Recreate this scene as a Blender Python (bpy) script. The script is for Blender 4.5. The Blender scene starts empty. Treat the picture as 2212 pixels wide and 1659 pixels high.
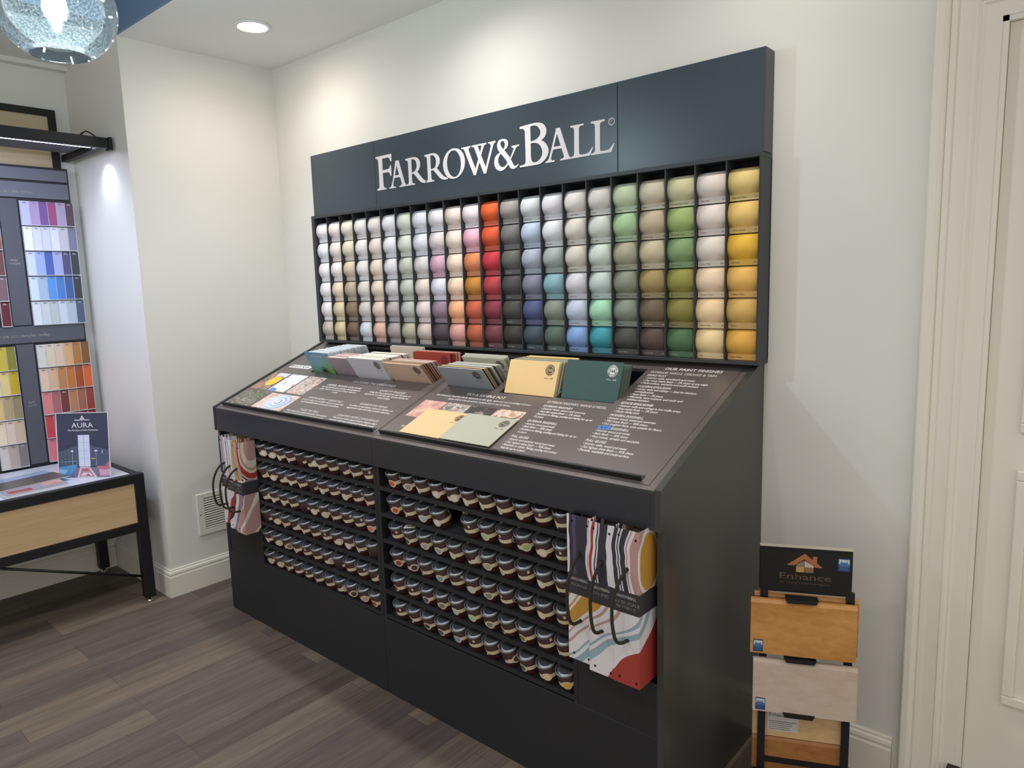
import bpy, bmesh, math, random
from math import sin, cos, tan, pi, radians, atan2, hypot
from mathutils import Vector, Matrix
random.seed(7)
SC = bpy.context.scene
COL = SC.collection

# ------------------------------------------------------------------ helpers
def lin(h):
    h = h.lstrip('#')
    def f(c):
        c /= 255.0
        return c / 12.92 if c <= .04045 else ((c + .055) / 1.055) ** 2.4
    return tuple(f(int(h[i:i+2], 16)) for i in (0, 2, 4))

MATS = {}
def mat(name, col, rough=.5, spec=.5, metal=0., noise=0., nscale=60., bump=0., bscale=300., coat=0., emit=None, estr=0., trans=0., ior=1.45):
    if name in MATS: return MATS[name]
    m = bpy.data.materials.new(name); m.use_nodes = True
    nt = m.node_tree; b = nt.nodes['Principled BSDF']
    c = lin(col) if isinstance(col, str) else col
    b.inputs['Base Color'].default_value = (*c, 1)
    b.inputs['Roughness'].default_value = rough
    b.inputs['Specular IOR Level'].default_value = spec
    b.inputs['Metallic'].default_value = metal
    b.inputs['Coat Weight'].default_value = coat
    b.inputs['Transmission Weight'].default_value = trans
    b.inputs['IOR'].default_value = ior
    if emit:
        b.inputs['Emission Color'].default_value = (*(lin(emit) if isinstance(emit, str) else emit), 1)
        b.inputs['Emission Strength'].default_value = estr
    if noise or bump:
        tc = nt.nodes.new('ShaderNodeTexCoord')
        if noise:
            n = nt.nodes.new('ShaderNodeTexNoise'); n.inputs['Scale'].default_value = nscale; n.inputs['Detail'].default_value = 3
            nt.links.new(tc.outputs['Object'], n.inputs['Vector'])
            mx = nt.nodes.new('ShaderNodeMix'); mx.data_type = 'RGBA'
            mx.inputs[6].default_value = (*[k * (1 - noise) for k in c], 1)
            mx.inputs[7].default_value = (*[min(1, k * (1 + noise)) for k in c], 1)
            nt.links.new(n.outputs['Fac'], mx.inputs[0]); nt.links.new(mx.outputs[2], b.inputs['Base Color'])
        if bump:
            n2 = nt.nodes.new('ShaderNodeTexNoise'); n2.inputs['Scale'].default_value = bscale
            nt.links.new(tc.outputs['Object'], n2.inputs['Vector'])
            bp = nt.nodes.new('ShaderNodeBump'); bp.inputs['Strength'].default_value = bump; bp.inputs['Distance'].default_value = .002
            nt.links.new(n2.outputs['Fac'], bp.inputs['Height']); nt.links.new(bp.outputs['Normal'], b.inputs['Normal'])
    MATS[name] = m
    return m

class MB:
    """collects faces; build() links them as ONE mesh object"""
    def __init__(s): s.v = []; s.f = []; s.mi = []; s.sm = []
    def poly(s, pts, mi=0, smooth=False):
        o = len(s.v); s.v += [tuple(p) for p in pts]; s.f.append(tuple(range(o, o + len(pts)))); s.mi.append(mi); s.sm.append(smooth)
    def box(s, x0, x1, y0, y1, z0, z1, M=None, mi=0):
        p = [Vector((x, y, z)) for z in (z0, z1) for y in (y0, y1) for x in (x0, x1)]
        if M is not None: p = [M @ q for q in p]
        o = len(s.v); s.v += [tuple(q) for q in p]
        for f in ((0,2,3,1),(4,5,7,6),(0,1,5,4),(2,6,7,3),(0,4,6,2),(1,3,7,5)):
            s.f.append(tuple(o + i for i in f)); s.mi.append(mi); s.sm.append(False)
    def prism(s, prof, a0, a1, fn, mi=0, caps=True, smooth=False):
        """closed profile [(p,q)] swept from a0 to a1; fn(a,p,q) -> point"""
        n = len(prof); o = len(s.v)
        s.v += [tuple(fn(a0, *p)) for p in prof] + [tuple(fn(a1, *p)) for p in prof]
        for i in range(n):
            j = (i + 1) % n
            s.f.append((o+i, o+j, o+n+j, o+n+i)); s.mi.append(mi); s.sm.append(smooth)
        if caps:
            s.f.append(tuple(o+i for i in range(n))[::-1]); s.mi.append(mi); s.sm.append(False)
            s.f.append(tuple(o+n+i for i in range(n))); s.mi.append(mi); s.sm.append(False)
    def lathe(s, prof, n=24, M=None, mi=0, smooth=True):
        o = len(s.v); M = M or Matrix()
        for r, z in prof:
            for k in range(n):
                t = 2*pi*k/n; s.v.append(tuple(M @ Vector((r*cos(t), r*sin(t), z))))
        for i in range(len(prof)-1):
            for k in range(n):
                l = (k+1) % n
                s.f.append((o+i*n+k, o+i*n+l, o+(i+1)*n+l, o+(i+1)*n+k)); s.mi.append(mi); s.sm.append(smooth)
        if prof[0][0] > 1e-5: s.f.append(tuple(o+k for k in range(n))[::-1]); s.mi.append(mi); s.sm.append(False)
        if prof[-1][0] > 1e-5:
            q = o+(len(prof)-1)*n; s.f.append(tuple(q+k for k in range(n))); s.mi.append(mi); s.sm.append(False)
    def tube(s, pts, r, n=8, mi=0, caps=True):
        pts = [Vector(p) for p in pts]; o = len(s.v); up = None
        for i, p in enumerate(pts):
            d = (pts[min(i+1, len(pts)-1)] - pts[max(i-1, 0)]).normalized()
            if up is None: up = d.orthogonal().normalized()
            up = (up - d * up.dot(d)).normalized(); w = d.cross(up)
            for k in range(n):
                t = 2*pi*k/n; s.v.append(tuple(p + (up*cos(t) + w*sin(t))*r))
        for i in range(len(pts)-1):
            for k in range(n):
                l = (k+1) % n
                s.f.append((o+i*n+k, o+i*n+l, o+(i+1)*n+l, o+(i+1)*n+k)); s.mi.append(mi); s.sm.append(True)
        if caps:
            s.f.append(tuple(o+k for k in range(n))[::-1]); s.mi.append(mi); s.sm.append(False)
            q = o+(len(pts)-1)*n; s.f.append(tuple(q+k for k in range(n))); s.mi.append(mi); s.sm.append(False)
    def add_mesh(s, me, M, mi=0):
        o = len(s.v); s.v += [tuple(M @ v.co) for v in me.vertices]
        for p in me.polygons:
            s.f.append(tuple(o+i for i in p.vertices)); s.mi.append(mi); s.sm.append(False)
    def mesh(s, name, mats, bevel=0):
        me = bpy.data.meshes.new(name); me.from_pydata(s.v, [], s.f)
        for m in (mats if isinstance(mats, (list, tuple)) else [mats]): me.materials.append(m)
        for p, i, sm in zip(me.polygons, s.mi, s.sm): p.material_index = i; p.use_smooth = sm
        bm = bmesh.new(); bm.from_mesh(me)
        bmesh.ops.recalc_face_normals(bm, faces=bm.faces)
        bm.to_mesh(me); bm.free(); me.update()
        return me
    def build(s, name, mats, parent=None, bevel=0., seg=2):
        o = bpy.data.objects.new(name, s.mesh(name, mats)); COL.objects.link(o)
        if parent:
            o.parent = parent
            o.matrix_parent_inverse = Matrix()
            o.matrix_basis = parent_inv(parent)
        if bevel:
            b = o.modifiers.new('bevel', 'BEVEL'); b.width = bevel; b.segments = seg; b.limit_method = 'ANGLE'; b.angle_limit = radians(40)
        return o

def world_of(o):
    m = o.matrix_basis.copy()
    p = o.parent
    while p: m = p.matrix_basis @ m; p = p.parent
    return m
def parent_inv(p): return world_of(p).inverted()

def tag(o, label=None, cat=None, group=None, kind=None):
    if label: o['label'] = label
    if cat: o['category'] = cat
    if group: o['group'] = group
    if kind: o['kind'] = kind
    return o
def empty(name, loc, label, cat, group=None, M=None):
    o = bpy.data.objects.new(name, None); COL.objects.link(o); o.empty_display_size = .05
    o.matrix_basis = M.copy() if M is not None else Matrix.Translation(Vector(loc))
    return tag(o, label, cat, group)
def struct(name, mb, m, bevel=0., label=None):
    o = mb.build(name, m, bevel=bevel); tag(o, label, None, None, 'structure'); return o

_tc = {}
def text_mesh(s, align='LEFT'):
    k = (s, align)
    if k not in _tc:
        c = bpy.data.curves.new('lettering', 'FONT'); c.body = s; c.align_x = 'LEFT'; c.resolution_u = 2
        o = bpy.data.objects.new('lettering', c); me = bpy.data.meshes.new_from_object(o)
        bpy.data.objects.remove(o); bpy.data.curves.remove(c)
        xs = [v.co.x for v in me.vertices] or [0, 1]
        x0, x1 = min(xs), max(xs)
        for v in me.vertices: v.co.x -= x0
        _tc[k] = (me, max(1e-3, x1 - x0))
    return _tc[k]
def add_text(mb, s, F, x0, x1, y, size, lift=.0006, bold=0., mi=0, shear=0.):
    """one line fitted between x0 and x1 on frame F (x right, y up, z out), baseline y"""
    me, w = text_mesh(s)
    sx = (x1 - x0) / w
    S = Matrix(((sx, shear*size, 0, x0), (0, size, 0, y), (0, 0, 1, lift), (0, 0, 0, 1)))
    mb.add_mesh(me, F @ S, mi)
    if bold:
        for dx, dy in ((bold, 0), (0, bold)):
            S2 = S.copy(); S2[0][3] += dx; S2[1][3] += dy; S2[2][3] += .00002
            mb.add_mesh(me, F @ S2, mi)

def poly2d(splines, y, depth, name, m, parent):
    """flat letters from closed outlines in the X-Z plane (holes allowed)"""
    mb = MB()
    for letter in splines:
        c = bpy.data.curves.new('outline', 'CURVE'); c.dimensions = '2D'; c.fill_mode = 'BOTH'; c.extrude = depth/2
        for pl in letter:
            sp = c.splines.new('POLY'); sp.points.add(len(pl)-1); sp.use_cyclic_u = True
            for p, q in zip(sp.points, pl): p.co = (q[0], q[1], 0, 1)
        o = bpy.data.objects.new('outline', c); me = bpy.data.meshes.new_from_object(o)
        bpy.data.objects.remove(o); bpy.data.curves.remove(c)
        mb.add_mesh(me, Matrix(((1,0,0,0),(0,0,-1,y),(0,1,0,0),(0,0,0,1))))
    return mb.build(name, m, parent)

def frame(o, x, y):
    x = Vector(x).normalized(); y = Vector(y).normalized(); z = x.cross(y)
    return Matrix(((x[0], y[0], z[0], o[0]), (x[1], y[1], z[1], o[1]), (x[2], y[2], z[2], o[2]), (0, 0, 0, 1)))

ORD = ['zeroth','first','second','third','fourth','fifth','sixth','seventh','eighth','ninth','tenth','eleventh','twelfth',
       'thirteenth','fourteenth','fifteenth','sixteenth','seventeenth','eighteenth','nineteenth','twentieth','twenty-first','twenty-second',
       'twenty-third','twenty-fourth','twenty-fifth','twenty-sixth','twenty-seventh','twenty-eighth','twenty-ninth','thirtieth','thirty-first','thirty-second','thirty-third']
import colorsys
def cname(h):
    h = h.lstrip('#'); r, g, b = (int(h[i:i+2], 16)/255 for i in (0, 2, 4))
    hu, s, v = colorsys.rgb_to_hsv(r, g, b); hu *= 360
    if v < .34 and s < .25: return 'near black'
    if s < .06: return 'white' if v > .85 else 'pale grey' if v > .72 else 'mid grey' if v > .5 else 'dark grey'
    if s < .13 and v > .82: return 'pinkish white' if (hu < 25 or hu > 300) else 'warm white' if hu < 70 else 'greenish white' if hu < 170 else 'bluish white'
    t = 'pale ' if v > .78 and s < .45 else 'dark ' if v < .48 else ''
    if hu < 14 or hu >= 345: n = 'pink' if v > .7 and s < .42 else 'red' if s > .45 else 'reddish brown'
    elif hu < 28: n = 'orange' if s > .6 and v > .7 else 'brown' if v < .7 else 'peach'
    elif hu < 44: n = 'golden yellow' if s > .55 and v > .75 else 'cream' if v > .85 else 'beige' if v > .68 else 'brown'
    elif hu < 66: n = 'yellow' if s > .4 and v > .7 else 'cream' if v > .82 else 'olive' if s > .25 else 'stone grey'
    elif hu < 160: n = 'green' if s > .14 else 'sage grey'
    elif hu < 195: n = 'teal' if s > .3 else 'blue-grey'
    elif hu < 255: n = 'blue' if s > .25 else 'blue-grey'
    elif hu < 345: n = 'mauve' if v > .4 else 'plum'
    else: n = 'grey'
    return t + n

# ------------------------------------------------------------------ camera
cam = bpy.data.objects.new('camera', bpy.data.cameras.new('camera')); COL.objects.link(cam)
cam.data.sensor_width = 36; cam.data.lens = 1531.85 / 2212 * 36; cam.data.clip_start = .05
Rm = ((0.756171, -0.070544, 0.65056), (0.653742, 0.125139, -0.746299), (-0.028763, 0.989628, 0.140744))
CP = (3.1443, -2.1925, 1.5184)
cam.matrix_world = Matrix([(*Rm[i], CP[i]) for i in range(3)] + [(0, 0, 0, 1)])
SC.camera = cam

# ------------------------------------------------------------------ materials
def add_grain(name, c1, c2, axis, rough=.5, spec=.4, scale=1.0):
    """wood with grain running along an object axis"""
    m = bpy.data.materials.new(name); m.use_nodes = True; nt = m.node_tree; b = nt.nodes['Principled BSDF']
    tc = nt.nodes.new('ShaderNodeTexCoord'); mp = nt.nodes.new('ShaderNodeMapping')
    s = [90*scale]*3; s['xyz'.index(axis)] = 3*scale; mp.inputs['Scale'].default_value = s
    n = nt.nodes.new('ShaderNodeTexNoise'); n.inputs['Scale'].default_value = 1; n.inputs['Detail'].default_value = 5; n.inputs['Distortion'].default_value = .6
    n2 = nt.nodes.new('ShaderNodeTexNoise'); n2.inputs['Scale'].default_value = .12; n2.inputs['Detail'].default_value = 2
    add = nt.nodes.new('ShaderNodeMath'); add.operation = 'ADD'
    mr = nt.nodes.new('ShaderNodeMapRange'); mr.inputs[1].default_value = .7; mr.inputs[2].default_value = 1.3
    mx = nt.nodes.new('ShaderNodeMix'); mx.data_type = 'RGBA'; mx.inputs[6].default_value = (*lin(c1), 1); mx.inputs[7].default_value = (*lin(c2), 1)
    L = nt.links.new
    L(tc.outputs['Object'], mp.inputs['Vector']); L(mp.outputs['Vector'], n.inputs['Vector']); L(mp.outputs['Vector'], n2.inputs['Vector'])
    L(n.outputs['Fac'], add.inputs[0]); L(n2.outputs['Fac'], add.inputs[1]); L(add.outputs[0], mr.inputs[0]); L(mr.outputs[0], mx.inputs[0])
    L(mx.outputs[2], b.inputs['Base Color']); b.inputs['Roughness'].default_value = rough; b.inputs['Specular IOR Level'].default_value = spec
    return m

def floor_mat():
    m = bpy.data.materials.new('plank_floor'); m.use_nodes = True; nt = m.node_tree; b = nt.nodes['Principled BSDF']; L = nt.links.new
    tc = nt.nodes.new('ShaderNodeTexCoord'); mp = nt.nodes.new('ShaderNodeMapping')
    mp.inputs['Rotation'].default_value = (0, 0, radians(-90)); mp.inputs['Location'].default_value = (0.35, .0525, 0)
    br = nt.nodes.new('ShaderNodeTexBrick'); br.offset = .37; br.offset_frequency = 3; br.squash = 1
    br.inputs['Scale'].default_value = 1; br.inputs['Brick Width'].default_value = .92; br.inputs['Row Height'].default_value = .1125
    br.inputs['Mortar Size'].default_value = .0007; br.inputs['Mortar Smooth'].default_value = .3; br.inputs['Bias'].default_value = 0
    br.inputs['Color1'].default_value = (0, 0, 0, 1); br.inputs['Color2'].default_value = (1, 1, 1, 1); br.inputs['Mortar'].default_value = (.5, .5, .5, 1)
    L(tc.outputs['Object'], mp.inputs['Vector']); L(mp.outputs['Vector'], br.inputs['Vector'])
    rp = nt.nodes.new('ShaderNodeValToRGB'); e = rp.color_ramp.elements
    cols = ['4b423b', '5d534a', '695e52', '504743', '746758', '5b5048']
    e[0].position = 0; e[0].color = (*lin(cols[0]), 1); e[1].position = 1; e[1].color = (*lin(cols[5]), 1)
    for i in range(1, 5):
        q = e.new(i/5); q.color = (*lin(cols[i]), 1)
    L(br.outputs['Color'], rp.inputs['Fac'])
    def streak(sx, sy, det):
        k = nt.nodes.new('ShaderNodeMapping'); k.inputs['Scale'].default_value = (sx, sy, 1)
        n = nt.nodes.new('ShaderNodeTexNoise'); n.inputs['Scale'].default_value = 1; n.inputs['Detail'].default_value = det; n.inputs['Distortion'].default_value = .3
        L(tc.outputs['Object'], k.inputs['Vector']); L(k.outputs['Vector'], n.inputs['Vector']); return n
    fine = streak(150, 5, 4); wide = streak(22, 2.2, 3)
    ov = nt.nodes.new('ShaderNodeMapRange'); ov.inputs[1].default_value = .3; ov.inputs[2].default_value = .75; ov.inputs[3].default_value = .62; ov.inputs[4].default_value = 1.45
    sm = nt.nodes.new('ShaderNodeMath'); sm.operation = 'MULTIPLY_ADD'; sm.inputs[1].default_value = .55
    h = nt.nodes.new('ShaderNodeMath'); h.operation = 'MULTIPLY'; h.inputs[1].default_value = .45
    L(wide.outputs['Fac'], h.inputs[0]); L(fine.outputs['Fac'], sm.inputs[0]); L(h.outputs[0], sm.inputs[2]); L(sm.outputs[0], ov.inputs[0])
    mu = nt.nodes.new('ShaderNodeVectorMath'); mu.operation = 'SCALE'; L(rp.outputs['Color'], mu.inputs[0]); L(ov.outputs[0], mu.inputs['Scale'])
    dk = nt.nodes.new('ShaderNodeMix'); dk.data_type = 'RGBA'; dk.inputs[7].default_value = (.02, .017, .015, 1)
    L(br.outputs['Fac'], dk.inputs[0]); L(mu.outputs[0], dk.inputs[6]); L(dk.outputs[2], b.inputs['Base Color'])
    b.inputs['Roughness'].default_value = .5; b.inputs['Specular IOR Level'].default_value = .35
    bp = nt.nodes.new('ShaderNodeBump'); bp.inputs['Strength'].default_value = .15; bp.inputs['Distance'].default_value = .001
    L(fine.outputs['Fac'], bp.inputs['Height']); L(bp.outputs['Normal'], b.inputs['Normal'])
    return m

WALL = mat('wall_paint', 'dcdad3', .55, .3, bump=.04, bscale=500)
CEIL = mat('ceiling_paint', 'e6e6e2', .8, .2, bump=.03, bscale=400)
TRIM = mat('trim_paint', 'dedacd', .32, .5)
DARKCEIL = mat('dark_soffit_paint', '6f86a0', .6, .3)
FLOOR = floor_mat()
NAVY = mat('satin_navy_black', '363f48', .34, .5, bump=.015, bscale=700)
BLACK = mat('satin_black', '242528', .42, .5, bump=.02, bscale=700)
FASCIA = mat('fascia_black', '2c2d32', .30, .6, bump=.015, bscale=700)  # cabinet black lifted towards blue: part of the fascia's sheen is in the colour
SIDE = mat('satin_black_lit', '3c3d3b', .28, .5)  # the cabinet's black, lightened: warm reflection on its right side is in the colour
CASE = mat('case_charcoal', '34383b', .45, .4)
DESK = mat('graphic_sheet', '5a5250', .30, 1.0, noise=.03, nscale=300)
SLOT = mat('slot_black', '17171a', .6, .3)
WHITE_INK = mat('white_ink', 'e6e2e0', .5, .3)
SIGN_WHITE = mat('sign_white', 'd9d5d6', .45, .4)
METAL_BLACK = mat('powder_black', '1b1b1d', .45, .4)
OAKDRAWER = add_grain('pale_oak', 'b79a74', 'c9ad86', 'y', .5)
OAKPANEL = add_grain('pale_oak_panel', 'bfab8b', 'cdbb9d', 'y', .5)
CARD_EDGE = mat('card_white', 'd9d2c6', .6, .3)
EMB_DARK = mat('emblem_brown', '40322d', .6, .2)
STEEL = mat('lid_steel', '94979a', .34, .5, metal=.85)
LIDDARK = mat('lid_inner', '1e1f21', .3, .5, metal=.6)
MAROON = mat('can_maroon', '3a2121', .45, .3)
CREAM = mat('label_cream', 'd8c9a9', .55, .3)
CHROME = mat('foot_chrome', 'c9c5bd', .2, .5, metal=1.)
ACRYL = mat('clear_acrylic', 'e8edf0', .05, .5, trans=1., ior=1.2)
# ------------------------------------------------------------------ the room
XC, ZC, YP = -.406, 2.677, -.772          # left wall plane, low ceiling, outer corner of the pier
XA = -1.101                               # back of the display alcove
b = MB(); b.box(-1.25, 4.2, -4.6, .1, -.06, 0); struct('floor', b, FLOOR)
b = MB(); b.box(XA-.1, 2.863, 0, .1, 0, 3.1); b.box(2.863, 4.2, 0, .1, 2.125, 3.1); struct('wall_back', b, WALL)
b = MB(); b.box(XA, XC, YP, 0, 0, ZC); struct('wall_left', b, WALL)
b = MB(); b.box(XA-.1, XA, -4.6, 0, 0, ZC); struct('wall_alcove', b, WALL)
b = MB(); b.box(XC, 4.2, YP, 0, ZC, ZC+.05); struct('ceiling', b, CEIL)
b = MB(); b.box(XA, XC, -4.6, 0, ZC, ZC+.05); struct('ceiling_alcove', b, CEIL)
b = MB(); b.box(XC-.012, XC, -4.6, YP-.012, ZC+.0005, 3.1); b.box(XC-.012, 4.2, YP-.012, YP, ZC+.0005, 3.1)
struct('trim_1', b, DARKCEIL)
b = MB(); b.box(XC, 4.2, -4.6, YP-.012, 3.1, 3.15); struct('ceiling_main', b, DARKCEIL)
b = MB(); b.box(XA, XA+.055, -4.6, YP, 2.655, ZC); struct('trim_2', b, WALL)
# moulded skirting: profile (distance from wall, height)
SK = [(0,0),(.015,0),(.015,.104),(.011,.110),(.011,.114),(.014,.118),(.012,.128),(.007,.133),(.007,.139),(.004,.142),(0,.142)]
b = MB(); b.prism(SK, XC+.016, 2.70, lambda a,p,q: (a, -p, q)); struct('baseboard_back', b, TRIM)
b = MB()
def left_run(a, p, q): return (XC + p, (0 if a else YP - p), q)
b.prism(SK, 0, 1, left_run)
def pier_run(a, p, q): return ((XC + p) if a else XA, YP - p, q)
b.prism(SK, 0, 1, pier_run); struct('baseboard_left', b, TRIM)
b = MB(); b.prism(SK, -4.6, YP-.015, lambda a,p,q: (XA + p, a, q)); struct('baseboard_alcove', b, TRIM)
# door casing: profile across the casing (x, projection from wall)
CS = [(2.722,0),(2.722,-.027),(2.726,-.030),(2.741,-.030),(2.750,-.026),(2.754,-.020),(2.757,-.023),(2.768,-.021),(2.770,-.017),
      (2.803,-.016),(2.806,-.019),(2.812,-.018),(2.819,-.012),(2.823,-.013),(2.829,-.009),(2.862,-.008),(2.862,0)]
b = MB(); b.prism(CS, 0, 1, lambda a,p,q: (p, q, 2.129 + 2.862 - p if a else 0)); b.prism(CS, 0, 1, lambda a,p,q: (4.0 if a else p, q, 2.129 + 2.862 - p))
b.box(2.862, 2.875, -.006, .06, 0, 2.129); b.box(2.862, 4.0, -.006, .06, 2.116, 2.129)
struct('trim_3', b, TRIM)
b = MB(); b.box(2.876, 3.66, .012, .05, .012, 2.115); d1 = struct('door_1', b, TRIM)
def door_panel(x0, x1, z0, z1):
    b = MB(); w = .026
    for (p, q, r, s_) in ((x0, x1, z0, z0+w), (x0, x1, z1-w, z1)): b.box(p, q, .001, .0125, r, s_)
    for (p, q) in ((x0, x0+w), (x1-w, x1)): b.box(p, q, .001, .0125, z0+w, z1-w)
    b.box(x0+w+.03, x1-w-.03, .006, .0125, z0+w+.03, z1-w-.03)
    b.build('panel_moulding', TRIM, d1, bevel=.005)
for (x0, x1) in ((2.955, 3.235), (3.30, 3.58)):
    door_panel(x0, x1, .35, 1.0); door_panel(x0, x1, 1.1, 1.95)
b = MB(); b.box(2.845, 2.875, -.030, -.008, .075, .130); b.tube([(2.860, -.033, .073), (2.860, -.033, .132)], .006)
o = b.build('door_hinge', METAL_BLACK, d1)

# ------------------------------------------------------------------ recessed downlights
LAMP = mat('lamp_lens', 'ffffff', .5, .2, emit='fff4e4', estr=26)
def downlight(x, y, z, label):
    t = empty('ceiling_light', (x, y, z), label, 'ceiling light', 'recessed ceiling lights')
    b = MB(); M = Matrix.Translation((x, y, z))
    b.lathe([(.060,-.001),(.064,-.006),(.076,-.006),(.082,-.001)], 40, M); b.build('trim_ring', CEIL, t)
    b = MB(); b.lathe([(0,-.003),(.0605,-.003)], 40, M); b.build('lens', LAMP, t)
    return t
def spot(x, y, z, power, size, col, blend=.6, rad=.05, aim=None):
    l = bpy.data.lights.new('spot_lamp', 'SPOT'); l.energy = power; l.spot_size = radians(size); l.spot_blend = blend
    l.color = col; l.shadow_soft_size = rad
    o = bpy.data.objects.new('spot_lamp', l); COL.objects.link(o); o.location = (x, y, z)
    if aim: o.rotation_euler = (Vector(aim) - Vector((x, y, z))).to_track_quat('-Z', 'Y').to_euler()
    return o
downlight(.12, -.402, ZC, 'round recessed downlight glowing in the low ceiling above the left end of the swatch wall')
WARM = (1, .93, .84); NEUT = (1, .955, .90); COOL = (.80, .88, 1.0)
for x, p in ((.12, .72), (1.22, 1), (2.32, .5)):
    spot(x, -.402, ZC-.012, 28*p, 164, NEUT, 1, .05); spot(x, -.402, ZC-.012, 36*p, 90, NEUT, 1, .05)
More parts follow.
